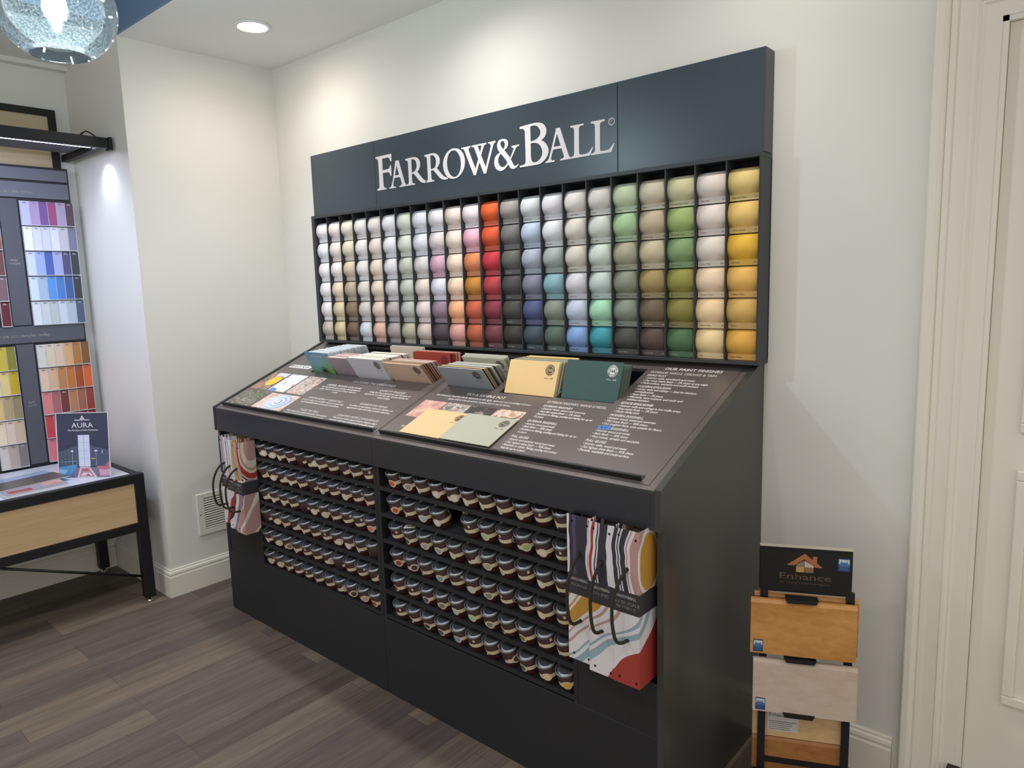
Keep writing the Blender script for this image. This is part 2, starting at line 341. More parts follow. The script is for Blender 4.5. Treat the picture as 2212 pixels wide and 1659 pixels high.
# ------------------------------------------------------------------ upper display: header boxes
def zt(x, z, k): return z
HDR = ((0, .499, 'plain dark header panel left of the white lettered sign'), (.5005, 1.796, 'dark header sign panel with large white serif shop lettering'), (1.7975, 2.3, 'plain dark header panel right of the white lettered sign'))
LETTERS = [[[(5104,21013),(6191,21022),(6208,20987),(6198,20698),(6126,20707),(6098,20776),(6064,20845),(5984,20888),(5562,20887),(5559,20383),(5930,20390),(6010,20410),(6047,20441),(6086,20534),(6150,20529),(6157,20298),(6152,20079),(6088,20086),(6060,20163),(6021,20224),(5945,20255),(5562,20263),(5564,19974),(5571,19742),(5598,19648),(5653,19609),(5753,19599),(5766,19536),(5136,19531),(5123,19599),(5211,19615),(5276,19649),(5296,19722),(5298,20303),(5287,20799),(5267,20876),(5217,20921),(5119,20940)]],[[(6459,20677),(6664,20683),(6687,20654),(6863,20148),(7024,19688),(7074,19614),(7134,19585),(7142,19526),(6683,19527),(6653,19576),(6769,19595),(6828,19629),(6840,19684),(6734,19954),(6350,19958),(6295,19826),(6251,19701),(6251,19635),(6307,19592),(6415,19580),(6432,19531),(6003,19528),(5980,19574),(6087,19604),(6144,19663),(6223,19834),(6434,20522)],[(6538,20477),(6679,20060),(6384,20060)]],[[(7134,20669),(7378,20679),(7648,20683),(7816,20657),(7956,20587),(8045,20482),(8078,20345),(8050,20209),(7970,20109),(7870,20051),(8004,19909),(8161,19742),(8309,19639),(8436,19586),(8455,19518),(8219,19540),(8078,19587),(7941,19696),(7646,19991),(7511,19988),(7510,19801),(7513,19674),(7540,19607),(7592,19582),(7685,19583),(7691,19524),(7105,19527),(7109,19587),(7247,19595),(7295,19634),(7306,19713),(7304,20095),(7301,20476),(7281,20550),(7235,20588),(7136,20600)],[(7514,20598),(7642,20597),(7760,20551),(7826,20456),(7854,20343),(7838,20219),(7765,20118),(7651,20061),(7515,20046)]],[[(8355,20663),(8603,20676),(8860,20678),(9020,20656),(9153,20589),(9249,20485),(9293,20358),(9266,20210),(9191,20113),(9091,20049),(9224,19910),(9375,19763),(9493,19665),(9614,19613),(9729,19585),(9732,19524),(9519,19528),(9362,19566),(9231,19650),(9123,19754),(8873,19991),(8733,19985),(8730,19831),(8731,19708),(8749,19628),(8800,19584),(8904,19583),(8901,19526),(8384,19525),(8377,19593),(8460,19591),(8515,19639),(8528,19731),(8524,20119),(8514,20506),(8490,20563),(8445,20589),(8363,20600)],[(8722,20601),(8854,20599),(8967,20553),(9041,20452),(9072,20326),(9046,20177),(8971,20079),(8842,20049),(8721,20048)]],[[(10204,20691),(10328,20666),(10429,20625),(10528,20565),(10603,20492),(10667,20414),(10707,20323),(10742,20218),(10752,20115),(10742,20016),(10719,19918),(10676,19822),(10607,19729),(10530,19655),(10440,19592),(10341,19540),(10229,19509),(10124,19497),(10019,19501),(9904,19523),(9789,19564),(9698,19626),(9620,19704),(9559,19799),(9513,19909),(9485,20024),(9480,20137),(9498,20246),(9541,20352),(9598,20443),(9669,20526),(9756,20588),(9853,20643),(9936,20674),(10019,20690),(10112,20698)],[(10130,20617),(10217,20595),(10288,20559),(10360,20499),(10418,20424),(10465,20337),(10499,20242),(10518,20138),(10522,20036),(10509,19928),(10476,19823),(10432,19734),(10375,19662),(10310,19610),(10233,19577),(10163,19566),(10093,19569),(10024,19585),(9956,19617),(9884,19673),(9823,19744),(9774,19826),(9739,19913),(9715,20027),(9710,20139),(9718,20234),(9740,20326),(9776,20411),(9820,20489),(9877,20542),(9943,20583),(9990,20605),(10056,20618)]],[[(10567,20652),(11082,20659),(11083,20598),(11016,20589),(10977,20549),(10988,20470),(11153,20102),(11322,19735),(11493,20096),(11401,20306),(11306,20518),(11287,20566),(11244,20584),(11150,20601),(11137,20656),(11949,20656),(11951,20600),(11871,20581),(11816,20537),(11654,20211),(11768,19969),(11881,19734),(12185,20484),(12181,20552),(12137,20596),(12057,20604),(12055,20655),(12443,20658),(12440,20596),(12367,20577),(12323,20524),(11896,19500),(11870,19493),(11771,19500),(11556,19965),(11343,19509),(11310,19493),(11222,19497),(10751,20503),(10709,20570),(10665,20592),(10575,20602)],[(11500,20594),(11679,20594),(11688,20555),(11602,20332),(11494,20567)]],[[(12865,20664),(12945,20646),(13005,20616),(13054,20570),(13078,20518),(13079,20452),(13067,20388),(13039,20348),(13003,20309),(12878,20238),(13024,20086),(13169,19920),(13347,20217),(13342,20254),(13303,20281),(13250,20289),(13246,20345),(13623,20352),(13627,20296),(13532,20285),(13471,20250),(13197,19857),(13254,19762),(13310,19667),(13358,19609),(13397,19590),(13467,19603),(13548,19648),(13571,19619),(13525,19569),(13464,19530),(13414,19507),(13353,19493),(13273,19495),(13224,19509),(13175,19537),(13117,19603),(13059,19691),(12996,19630),(12923,19575),(12850,19532),(12777,19504),(12704,19493),(12632,19496),(12560,19518),(12489,19554),(12433,19603),(12390,19664),(12357,19735),(12344,19804),(12340,19865),(12349,19923),(12372,19988),(12406,20050),(12454,20096),(12514,20140),(12650,20181),(12601,20235),(12562,20297),(12534,20360),(12522,20421),(12520,20474),(12531,20524),(12558,20576),(12597,20625),(12650,20651),(12722,20666),(12794,20668)],[(12801,20591),(12841,20581),(12871,20563),(12900,20522),(12914,20483),(12916,20432),(12904,20382),(12871,20325),(12829,20275),(12780,20330),(12731,20392),(12708,20432),(12693,20471),(12689,20508),(12696,20544),(12714,20568),(12739,20585)],[(12700,20133),(12808,20022),(12916,19909),(12974,19835),(13022,19762),(12983,19716),(12937,19677),(12885,19647),(12823,19628),(12771,19627),(12720,19634),(12670,19662),(12620,19702),(12587,19744),(12562,19791),(12549,19845),(12545,19898),(12552,19949),(12570,19999),(12593,20040),(12626,20081)]],[[(13683,20970),(14012,20990),(14358,21003),(14484,20996),(14608,20979),(14690,20957),(14764,20925),(14834,20872),(14883,20813),(14920,20754),(14940,20686),(14940,20611),(14920,20538),(14885,20476),(14839,20423),(14775,20382),(14697,20348),(14784,20301),(14856,20243),(14921,20179),(14964,20109),(15006,20031),(15022,19948),(15013,19864),(14977,19784),(14931,19711),(14862,19646),(14786,19591),(14701,19548),(14614,19517),(14518,19502),(14079,19502),(13642,19504),(13638,19569),(13799,19575),(13864,19588),(13902,19615),(13926,19682),(13933,20030),(13922,20760),(13912,20799),(13890,20834),(13833,20881),(13680,20893)],[(14190,20903),(14333,20918),(14401,20909),(14469,20888),(14536,20852),(14591,20801),(14634,20743),(14662,20679),(14662,20611),(14640,20547),(14600,20497),(14547,20459),(14473,20418),(14385,20389),(14188,20366)],[(14193,20301),(14290,20304),(14382,20295),(14464,20278),(14540,20246),(14613,20189),(14672,20116),(14711,20034),(14735,19954),(14733,19872),(14708,19804),(14666,19736),(14603,19680),(14533,19633),(14452,19605),(14395,19599),(14337,19603),(14287,19618),(14246,19641),(14217,19679),(14198,19733),(14184,19874)]],[[(15364,20657),(15544,20655),(15569,20629),(15734,20165),(15901,19710),(15942,19613),(15994,19568),(15997,19511),(15546,19510),(15543,19560),(15652,19568),(15713,19610),(15708,19686),(15606,19933),(15236,19935),(15177,19791),(15129,19662),(15132,19602),(15182,19567),(15292,19560),(15291,19506),(14876,19505),(14870,19557),(14949,19567),(15017,19626),(15088,19786),(15369,20586)],[(15414,20471),(15576,20029),(15260,20024)]],[[(16016,20632),(16587,20630),(16586,20571),(16473,20568),(16411,20545),(16385,20476),(16381,20070),(16378,19661),(16404,19612),(16496,19591),(16620,19591),(16743,19603),(16825,19649),(16948,19790),(16979,19781),(16843,19516),(15982,19511),(15973,19567),(16089,19568),(16153,19609),(16169,19690),(16180,20427),(16177,20484),(16161,20528),(16110,20565),(16019,20570)]],[[(16897,20633),(17466,20630),(17465,20570),(17357,20564),(17298,20539),(17268,20480),(17264,20068),(17262,19652),(17285,19609),(17364,19593),(17492,19593),(17609,19604),(17678,19642),(17824,19792),(17853,19778),(17719,19510),(16894,19513),(16888,19567),(16985,19575),(17046,19618),(17064,19696),(17062,20434),(17059,20485),(17044,20524),(17000,20563),(16896,20569)]]]
for i, (x0, x1, lab) in enumerate(HDR):
    t = empty('header_sign' if i == 1 else 'header_box', ((x0+x1)/2, -.03, 1.881), lab, 'sign')
    b = MB(); b.box(x0, x1, -.067, -.0005, 1.8815, 2.1745); b.build('box_panel', NAVY, t, bevel=.0015)
    if i == 1:
        poly2d([[[(p/1e4, q/1e4) for p, q in pl] for pl in L] for L in LETTERS], -.0678, .0016, 'lettering', SIGN_WHITE, t)
        b = MB(); F = frame((1.774, -.0673, 2.0506), (1, 0, 0), (0, 0, 1))
        b.prism([(.0124*cos(k*pi/16), .0124*sin(k*pi/16)) for k in range(32)], 0, 1, lambda a,p,q: F @ Vector((p*(1 if a else .79), q*(1 if a else .79), .001)), caps=False)
        add_text(b, 'R', F, -.0045, .0052, -.0058, .0165, .001, .0006)
        b.build('registered_mark', SIGN_WHITE, t)

# ------------------------------------------------------------------ swatch case: two modules with 11 bays each
P0, NB, CX0 = .1042, 11, .0035
DZ0, DZ1, YF = 1.248, 1.880, -.086
def div_x(k): return .0245 + k * .10325     # k = 0..22
for m in range(2):
    a, c = (0, .0) if m == 0 else (11, 0)
    x0 = 0 if m == 0 else div_x(11); x1 = div_x(11) - .0012 if m == 0 else 2.3
    t = empty('swatch_case', ((x0+x1)/2, -.04, DZ0), 'dark %s module of the wall swatch case, open bays full of curved colour cards' % ('left' if m == 0 else 'right'), 'display case', 'swatch case modules')
    b = MB(); b.box(x0, x1, YF, -.001, 1.866, DZ1); b.build('top_rail', CASE, t, bevel=.001)
    b = MB(); b.box(x0, x1, YF, -.001, DZ0, 1.259); b.build('bottom_rail', CASE, t, bevel=.001)
    b = MB(); b.box(x0, x1, -.010, -.001, 1.259, 1.866); b.build('back_panel', SLOT, t)
    if m == 0:
        b = MB(); b.box(0, .0225, YF, -.010, 1.259, 1.866); b.build('end_panel', CASE, t, bevel=.001)
    else:
        b = MB(); b.box(2.2945, 2.3, YF, -.010, 1.259, 1.866); b.build('end_panel', CASE, t, bevel=.001)
    for k in range(1 if m == 0 else 0, 11):
        x = div_x(11*m + k); w = .002
        if m == 1 and k == 0: x += .002
        b = MB(); b.box(x-w, x+w, YF+.001, -.010, 1.259, 1.866); b.build('divider', CASE, t)
    if m == 0:
        x = div_x(11) - .0032; b = MB(); b.box(x-.0019, x+.0019, YF+.001, -.010, 1.259, 1.866); b.build('divider', CASE, t)

# ------------------------------------------------------------------ curved colour swatches: 22 columns x 6 rows (top row first)
SW = '''e6e3ec e4e1ea e5e2e4 e4e0e2 e2dad8 b9aea4|e3d9d6 e3d7cf e2dad7 dfcdb4 d4c3a2 cdb992|ddd3c5 d9cdb9 c9bba5 b3a08a 85705a 6f594a|e0dad8 dfd9d6 ddd6d2 d3cac2 c2bbb5 c6c9cf|ded5d2 dfcfc6 dfccb9 d9c8b4 d5bdae cda898|e1dde3 dedae0 d8d2d8 cbc2c4 a8a09f 9d9390|cfd2c5 cdd0c6 bdbdb0 b7bcae abb0a7 a8a590|d9d8e0 d8d7df cbc8c6 d8c8c0 d3c6c4 c0b0a8|dfd9de d3c6c8 c99fb0 d4d2de 8a7888 4a4248|dfccc0 e2cfc1 dfcbb8 e3c5ac eba97f c9978b|dcd0d4 dfa5b8 cf7f54 b67a35 b95b43 ab5940|d65a2c c9502f b6323f a53c42 7d3340 6d3a42|96918b 6a6a66 5c5c58 474544 464340 3b3633|c9cccd a9b7c9 9da3b3 77788b 4d5379 3e4b57|d3d0d7 cfd1d5 98a39d 7fa3ad 7f857d 53625a|d6d2cc d0c9bf cbc3b6 c9c7cc b7bfd0 7d9ccc|d2cec9 c9ccc4 c8d0c6 b6c6bf 9fcfaf 3f93a0|bccaa8 a4c297 a3a189 848876 7f887a 494a45|c9bfa9 bfae93 c2b596 9d8858 6b5d4a 574543|c9c49c 9cb06f 7f9a6c 8f8b45 827a40 4b6a4a|dfd2c8 dfd2c9 ddd2c6 e9ceb0 eccba0 e5c896|dcc07b e2bd70 e3b23f e3b05f cfa75f dba44a'''
SW = [c.split() for c in SW.split('|')]
NAMES = {(21,0):('Dayroom Yellow','233'),(21,1):('Yellow Ground','218'),(21,2):('Babouche','223'),(21,3):('Sudbury Yellow','51'),(21,4):('Citron','74'),(21,5):('India Yellow','66'),
 (20,0):('New White','59'),(20,1):('Tallow','203'),(20,2):('James White','2010'),(20,3):("Farrow's Cream",'67'),(20,4):('Dorset Cream','68'),(20,5):('Hay','37'),
 (19,0):('Cooking Apple Green','32'),(19,1):('Yeabridge Green','287'),(19,2):('Calke Green','34'),(19,3):('Sap Green','199'),(19,4):('Bancha','298'),(19,5):('Beverly','310'),
 (18,0):('Fawn','280'),(18,1):('French Gray','18'),(18,2):('Jitney','293'),(18,3):('Sudbury','W53'),(18,4):('Salon Drab','290'),(18,5):('London Clay','244'),
 (17,0):('Breezy','206'),(17,1):('Breakfast Room Green','81'),(17,2):('Card Room Green','79'),(17,3):('Chappell Green','83'),(17,4):('Pigeon','25'),(17,5):('Studio Green','93'),
 (16,0):('Slate','274'),(16,1):('Tunsgate','250'),(16,2):("Teresa's Green",'236'),(16,3):('Dix Blue','82'),(16,4):('Arsenic','214'),(16,5):('Vardo','288'),
 (15,0):('Cottage White','225'),(15,1):('Skylight','205'),(15,2):('Light Blue','22'),(15,3):('Parma Gray','27'),(15,4):('Lulworth Blue','89'),(15,5):("Cook's Blue",'237'),
 (14,0):('Salt','278'),(14,1):('Borrowed','235'),(14,5):('Green Smoke','47'),(13,0):('Blackened','2011'),(13,1):('Parma','27'),(13,3):('Brassica','271'),(13,5):('Hague Blue','30'),
 (12,2):('Railings','31'),(12,3):('Tanners','255'),(12,4):('Off-Black','57'),(12,5):('Pitch Black','256'),(11,4):('Eating Room','43'),(11,5):('Brinjal','222'),(8,5):('Paean','294')}
# profile of one swatch: (height, distance in front of the wall)
PR = [(.0964,.0560),(.0940,.0625),(.0900,.0675),(.0850,.0715),(.0790,.0750),(.0720,.0778),(.0640,.0798),(.0560,.0806),(.0480,.0802),(.0400,.0785),(.0330,.0755),(.0270,.0715),(.0215,.0668),(.0190,.0640)]
SWW = .0965
def swatch_meshes():
    n = len(PR); b = MB()
    for i in range(n-1):
        (z, d), (z2, d2) = PR[i], PR[i+1]
        b.poly([(-SWW/2,-d,z),(-SWW/2,-d2,z2),(SWW/2,-d2,z2),(SWW/2,-d,z)], 0, True)
        b.poly([(SWW/2,-d+.0012,z),(SWW/2,-d2+.0012,z2),(-SWW/2,-d2+.0012,z2),(-SWW/2,-d+.0012,z)], 0, True)
        for s in (-1, 1):
            b.poly([(s*SWW/2,-d,z),(s*SWW/2,-d2,z2),(s*SWW/2,-d2+.0012,z2),(s*SWW/2,-d+.0012,z)])
    me = b.mesh('swatch', MAROON)
    bm = bmesh.new(); bm.from_mesh(me); bmesh.ops.remove_doubles(bm, verts=bm.verts, dist=1e-5); bmesh.ops.recalc_face_normals(bm, faces=bm.faces); bm.to_mesh(me); bm.free()
    b = MB(); b.box(-SWW/2, SWW/2, -.0650, -.0635, .0006, .0195)
    return me, b.mesh('label_flap', MAROON)
ME_CARD, ME_FLAP = swatch_meshes()
def part(name, me, parent, m):
    o = bpy.data.objects.new(name, me); COL.objects.link(o); o.parent = parent
    o.material_slots[0].link = 'OBJECT'; o.material_slots[0].material = m
    return o
def paint(h):
    return mat('paint_' + h, tuple(min(.88, 1.07*k + .004) for k in lin(h)), .62, .25, noise=.025, nscale=220)
def paint_flap(h):
    c = lin(h); return mat('flap_' + h, tuple(min(1, .92*k + .035) for k in c), .5, .4, noise=.03, nscale=260)
for ci in range(22):
    for ri in range(6):
        h = SW[ci][ri]
        x = (div_x(ci) + div_x(ci+1))/2 + (.0008 if ci == 11 else 0); z = 1.2596 + .0972*(5-ri)
        t = empty('colour_swatch', (x, 0, z), '%s curved colour swatch, %s column from left, %s row from top' % (cname(h), ORD[ci+1], ORD[ri+1]), 'colour swatch', 'curved colour swatches in the wall case')
        part('swatch_card', ME_CARD, t, paint(h)); part('label_flap', ME_FLAP, t, paint_flap(h))
        if (ci, ri) in NAMES:
            nm, num = NAMES[(ci, ri)]; b = MB(); F = frame((x, -.0650, z), (1,0,0), (0,0,1))
            v = max(lin(h)); m = mat('caption_dark', '3a3531', .6) if v > .20 else mat('caption_light', 'cfcac4', .6)
            add_text(b, nm, F, -.038, -.038+.0030*len(nm), .0075, .0068, .0004); add_text(b, num, F, .038-.0028*len(num), .038, .0075, .0062, .0004)
            b.build('name_caption', m, t)
# ------------------------------------------------------------------ sloping base: two cabinet modules
YB, YT = -.641, -.656                       # front plane of the boxes, front edge of the desk top
TH = radians(22.43); SV = Vector((0, cos(TH), sin(TH))); SN = Vector((0, -sin(TH), cos(TH)))
SP0 = Vector((0, -.655, .988)); SLEN = .676
def SF(x=0, v=0, o=0): return SP0 + Vector((x, 0, 0)) + SV*v + SN*o
DF = frame(SP0, (1,0,0), SV)                # desk frame: x, up the slope, out of it
XL, XM, XR = -.042, 1.1265, 2.290
SLOTS = [[(.245,.595,.372,.645),(.602,.836,.368,.65),(.845,1.085,.372,.645)], [(1.170,1.410,.374,.635),(1.445,1.690,.366,.64),(1.697,1.930,.372,.60)]]
def slab(xs, vs, holes, o0, o1):
    b = MB(); nx, nv = len(xs)-1, len(vs)-1
    def solid(i, j):
        if not (0 <= i < nx and 0 <= j < nv): return False
        cx, cv = (xs[i]+xs[i+1])/2, (vs[j]+vs[j+1])/2
        return not any(h[0] < cx < h[1] and h[2] < cv < h[3] for h in holes)
    P = lambda x, v, o: DF @ Vector((x, v, o))
    for i in range(nx):
        for j in range(nv):
            if not solid(i, j): continue
            a, c, e, f = xs[i], xs[i+1], vs[j], vs[j+1]
            b.poly([P(a,e,o1),P(c,e,o1),P(c,f,o1),P(a,f,o1)]); b.poly([P(a,f,o0),P(c,f,o0),P(c,e,o0),P(a,e,o0)])
            for (di, dj, q) in ((-1,0,((a,f),(a,e))),(1,0,((c,e),(c,f))),(0,-1,((a,e),(c,e))),(0,1,((c,f),(a,f)))):
                if not solid(i+di, j+dj):
                    (p1, p2) = q; b.poly([P(*p1,o1),P(*p1,o0),P(*p2,o0),P(*p2,o1)])
    return b
def grid(x0, x1, v0, v1, holes):
    xs = sorted({x0, x1, *[h[0] for h in holes], *[h[1] for h in holes]}); vs = sorted({v0, v1, *[h[2] for h in holes], *[h[3] for h in holes]})
    return xs, vs
SHZ = [.8075, .7095, .6115, .514, .4165, .319]
TILT = radians(22)
def SAG(m, x): return -.0135*max(0, (1.12-x)/.83) if m == 0 else 0     # the left bay hangs a little low at its outer end
LINES = {0: [('DISCOVER THE DIFFERENCE', .632, .910, .324, .0215, .0004),
 ('DEEPER, RICHER COLOURS', .497, .735, .281, .0165, .0004), ('Our handcrafted paint is packed with pigment for', .478, .752, .264, .0145, .0005), ('unique depth and an extraordinary response', .482, .742, .2475, .0145, .0005), ('to light', .592, .634, .231, .0145, .0005),
 ('QUALITY FINISHES', .856, 1.014, .2845, .0165, .0004), ('Using the finest ingredients and 75 years of', .809, 1.060, .2675, .0145, .0005), ('experience, we craft beautiful, durable finishes for', .796, 1.066, .251, .0145, .0005), ('every surface.', .895, .975, .2345, .0145, .0005),
 ('EFFORTLESSLY VERSATILE', .503, .738, .171, .0165, .0004), ('All of our colours are carefully curated to ensure they', .475, .772, .154, .0145, .0005), ('work beautifully alone and as part of a scheme.', .490, .760, .1375, .0145, .0005),
 ('EXPERTS ON HAND', .852, 1.018, .178, .0165, .0004), ('For advice on application, colours or finishes, our', .803, 1.074, .161, .0145, .0005), ('experts are only a call, click, or store visit away.', .806, 1.072, .1445, .0145, .0005),
 ('TALES TO TELL', .556, .690, .082, .0165, .0004), ('Every shade has a unique inspiration, from natural', .484, .767, .065, .0145, .0005), ('wonders to meaningful places to remarkable people.', .484, .767, .0485, .0145, .0005),
 ('CRAFTED WITH CONSCIENCE', .815, 1.066, .0865, .0165, .0004), ('We craft our entire range in Dorset, England using a', .806, 1.080, .0695, .0145, .0005), ('low-odor, water-based formula and renewable energy.', .804, 1.082, .053, .0145, .0005),
 ('READ', .075, .110, .532, .014, .0005), ('more tips', .072, .125, .515, .014, .0005)],
 1: [('TRY A SAMPLE POT', 1.312, 1.503, .326, .0215, .0004), ('See how your favorite shade responds to the light, style and surroundings of your', 1.176, 1.638, .3045, .0165, .0004), ('space with a true-to-colour sample pot to try at home.', 1.256, 1.560, .286, .0165, .0004), ('For', 1.200, 1.224, .085, .0165, .0004),
 ('EXTERIOR MASONRY, WOOD & METAL', 1.687, 1.922, .335, .0185, .0004),
 ('EXTERIOR MASONRY', 1.689, 1.806, .310, .0165, .0006), ('• Exterior brick, stucco and concrete', 1.690, 1.868, .294, .0155, .0005), ('• Very flat matte finish — 2% sheen', 1.690, 1.860, .277, .0155, .0005), ('• Resistant to flaking, peeling and fading for up to', 1.690, 1.915, .261, .0155, .0005), ('15 years', 1.697, 1.735, .2445, .0155, .0005),
 ('EXTERIOR EGGSHELL', 1.690, 1.808, .217, .0165, .0006), ('• Exterior wood and metal', 1.690, 1.810, .200, .0155, .0005), ('• Satin finish — 20% sheen', 1.691, 1.812, .184, .0155, .0005), ('• Resistant to flaking, peeling and fading for up to', 1.691, 1.915, .168, .0155, .0005), ('6 years', 1.699, 1.733, .152, .0155, .0005),
 ('FULL GLOSS', 1.691, 1.760, .125, .0165, .0006), ('• Interior and exterior wood and metal', 1.690, 1.874, .109, .0155, .0005), ('• Our highest shine finish — 95% sheen', 1.690, 1.872, .093, .0155, .0005), ('• Resistant to water, flaking, peeling and colour', 1.690, 1.906, .078, .0155, .0005), ('fade for up to 6 years', 1.697, 1.794, .062, .0155, .0005),
 ('OUR PAINT FINISHES', 1.992, 2.193, .602, .0215, .0006), ('INTERIOR WALLS, CEILINGS & TRIM', 1.953, 2.184, .576, .0175, .0004),
 ('DEAD FLAT', 1.952, 2.020, .555, .0165, .0006), ('• Interior walls, woodwork and metal', 1.953, 2.128, .538, .0155, .0005), ('• Our most matte finish — 2% sheen at any angle', 1.953, 2.180, .521, .0155, .0005), ('• Multi-surface, washable and scuff-resistant', 1.953, 2.157, .5045, .0155, .0005),
 ('MODERN EMULSION', 1.954, 2.072, .4815, .0165, .0006), ('• Interior walls and ceilings — ideal for kitchens', 1.953, 2.168, .465, .0155, .0005), ('and bathrooms', 1.962, 2.030, .4485, .0155, .0005), ('• Matte finish — 7% sheen', 1.954, 2.072, .431, .0155, .0005), ('• Washable, stain-resistant, and mold- and', 1.954, 2.146, .415, .0155, .0005), ('mildew-resistant', 1.962, 2.040, .399, .0155, .0005),
 ('ESTATE EMULSION®', 1.954, 2.066, .3755, .0165, .0006), ('• Interior walls and ceilings in low traffic areas', 1.954, 2.166, .359, .0155, .0005), ('• Very matte finish — 2% sheen', 1.954, 2.100, .3425, .0155, .0005), ('• Classic chalky look', 1.954, 2.045, .3265, .0155, .0005),
 ('MODERN EGGSHELL', 1.955, 2.072, .303, .0165, .0006), ('• Interior wood, metal and concrete', 1.955, 2.122, .2865, .0155, .0005), ('• Mid sheen finish — 40% sheen', 1.955, 2.104, .270, .0155, .0005), ('• Our toughest finish, even suitable for floors', 1.955, 2.157, .254, .0155, .0005),
 ('EGGSHELL', 2.001, 2.062, .2325, .0165, .0006), ('• Interior wood and metal', 1.955, 2.074, .2155, .0155, .0005), ('• Satin finish — 20% sheen', 1.955, 2.078, .199, .0155, .0005), ('• Very robust, durable and washable', 1.956, 2.124, .183, .0155, .0005),
 ('FULL GLOSS', 1.956, 2.025, .160, .0165, .0006), ('• Interior walls, wood and metal', 1.956, 2.104, .1435, .0155, .0005), ('• Our highest shine finish — 95% sheen', 1.957, 2.136, .1275, .0155, .0005), ('• Durable, washable and multi-surface', 1.956, 2.130, .112, .0155, .0005)]}
def ramp_mat(name, stops, build):
    """constant colour ramp over a node-built value; stops [(pos, hex)]"""
    m = bpy.data.materials.new(name); m.use_nodes = True; nt = m.node_tree; b = nt.nodes['Principled BSDF']; b.inputs['Roughness'].default_value = .42; b.inputs['Specular IOR Level'].default_value = .4
    rp = nt.nodes.new('ShaderNodeValToRGB'); rp.color_ramp.interpolation = 'CONSTANT'; e = rp.color_ramp.elements
    e[0].position = 0; e[0].color = (*lin(stops[0][1]), 1); e.remove(e[1])
    for p, h in stops[1:]:
        q = e.new(p); q.color = (*lin(h), 1)
    nt.links.new(build(nt), rp.inputs['Fac']); nt.links.new(rp.outputs['Color'], b.inputs['Base Color'])
    return m
def nd(nt, op, a, b=None, c=None):
    n = nt.nodes.new('ShaderNodeMath'); n.operation = op
    for i, v in enumerate((a, b, c)):
        if v is None: continue
        if hasattr(v, 'is_output'): nt.links.new(v, n.inputs[i])
        else: n.inputs[i].default_value = v
    return n.outputs[0]
def noisy(scale, distort=1.5, detail=3):
    def f(nt):
        tc = nt.nodes.new('ShaderNodeTexCoord'); n = nt.nodes.new('ShaderNodeTexNoise'); n.inputs['Scale'].default_value = scale
        n.inputs['Detail'].default_value = detail; n.inputs['Distortion'].default_value = distort
        nt.links.new(tc.outputs['Object'], n.inputs['Vector'])
        return nd(nt, 'MULTIPLY_ADD', n.outputs['Fac'], 1.9, -.45)
    return f
PH_A = ramp_mat('photo_warm_clutter', [(0,'8a6a5c'),(.3,'b98d7c'),(.45,'6f5a49'),(.6,'8d7660'),(.75,'c5b7a8')], noisy(28))
PH_B = ramp_mat('photo_paper', [(0,'cfd2de'),(.55,'d7d9e3'),(.75,'b9a99b'),(.85,'c6b3ae')], noisy(9))
PH_C = ramp_mat('photo_craft', [(0,'59514b'),(.3,'a9a39c'),(.45,'c5bfb8'),(.58,'b06f55'),(.7,'d0c9c2'),(.85,'8f99b8')], noisy(26, 2.2))
PH_D = ramp_mat('photo_plants', [(0,'3c3a36'),(.3,'57544c'),(.45,'8b7f76'),(.55,'4b4e42'),(.68,'a59c98'),(.85,'c9c3bd')], noisy(42, 2.5))
PH_E = ramp_mat('photo_woodgrain', [(0,'bfa491'),(.4,'cdb5a5'),(.6,'d6c5b9'),(.8,'c8ac90')], noisy(16, 2.5))
PH_F = ramp_mat('photo_blush', [(0,'b98479'),(.4,'c79a8e'),(.62,'d2aa9d'),(.82,'b08878')], noisy(14, .6))
PH_G = ramp_mat('photo_stone', [(0,'6f6762'),(.35,'9a928d'),(.5,'c3bdb9'),(.62,'a8887a'),(.8,'7e7975')], noisy(30, 1.5))
PH_H = ramp_mat('photo_dark_shelf', [(0,'3a3432'),(.45,'4a4240'),(.62,'8a8079'),(.72,'574b46')], noisy(26, .4))
PH_I = ramp_mat('photo_baking', [(0,'4b3b34'),(.4,'b89578'),(.55,'d5beb2'),(.7,'c9a9a4'),(.85,'5c4a42')], noisy(20, 1.2))
bases = []
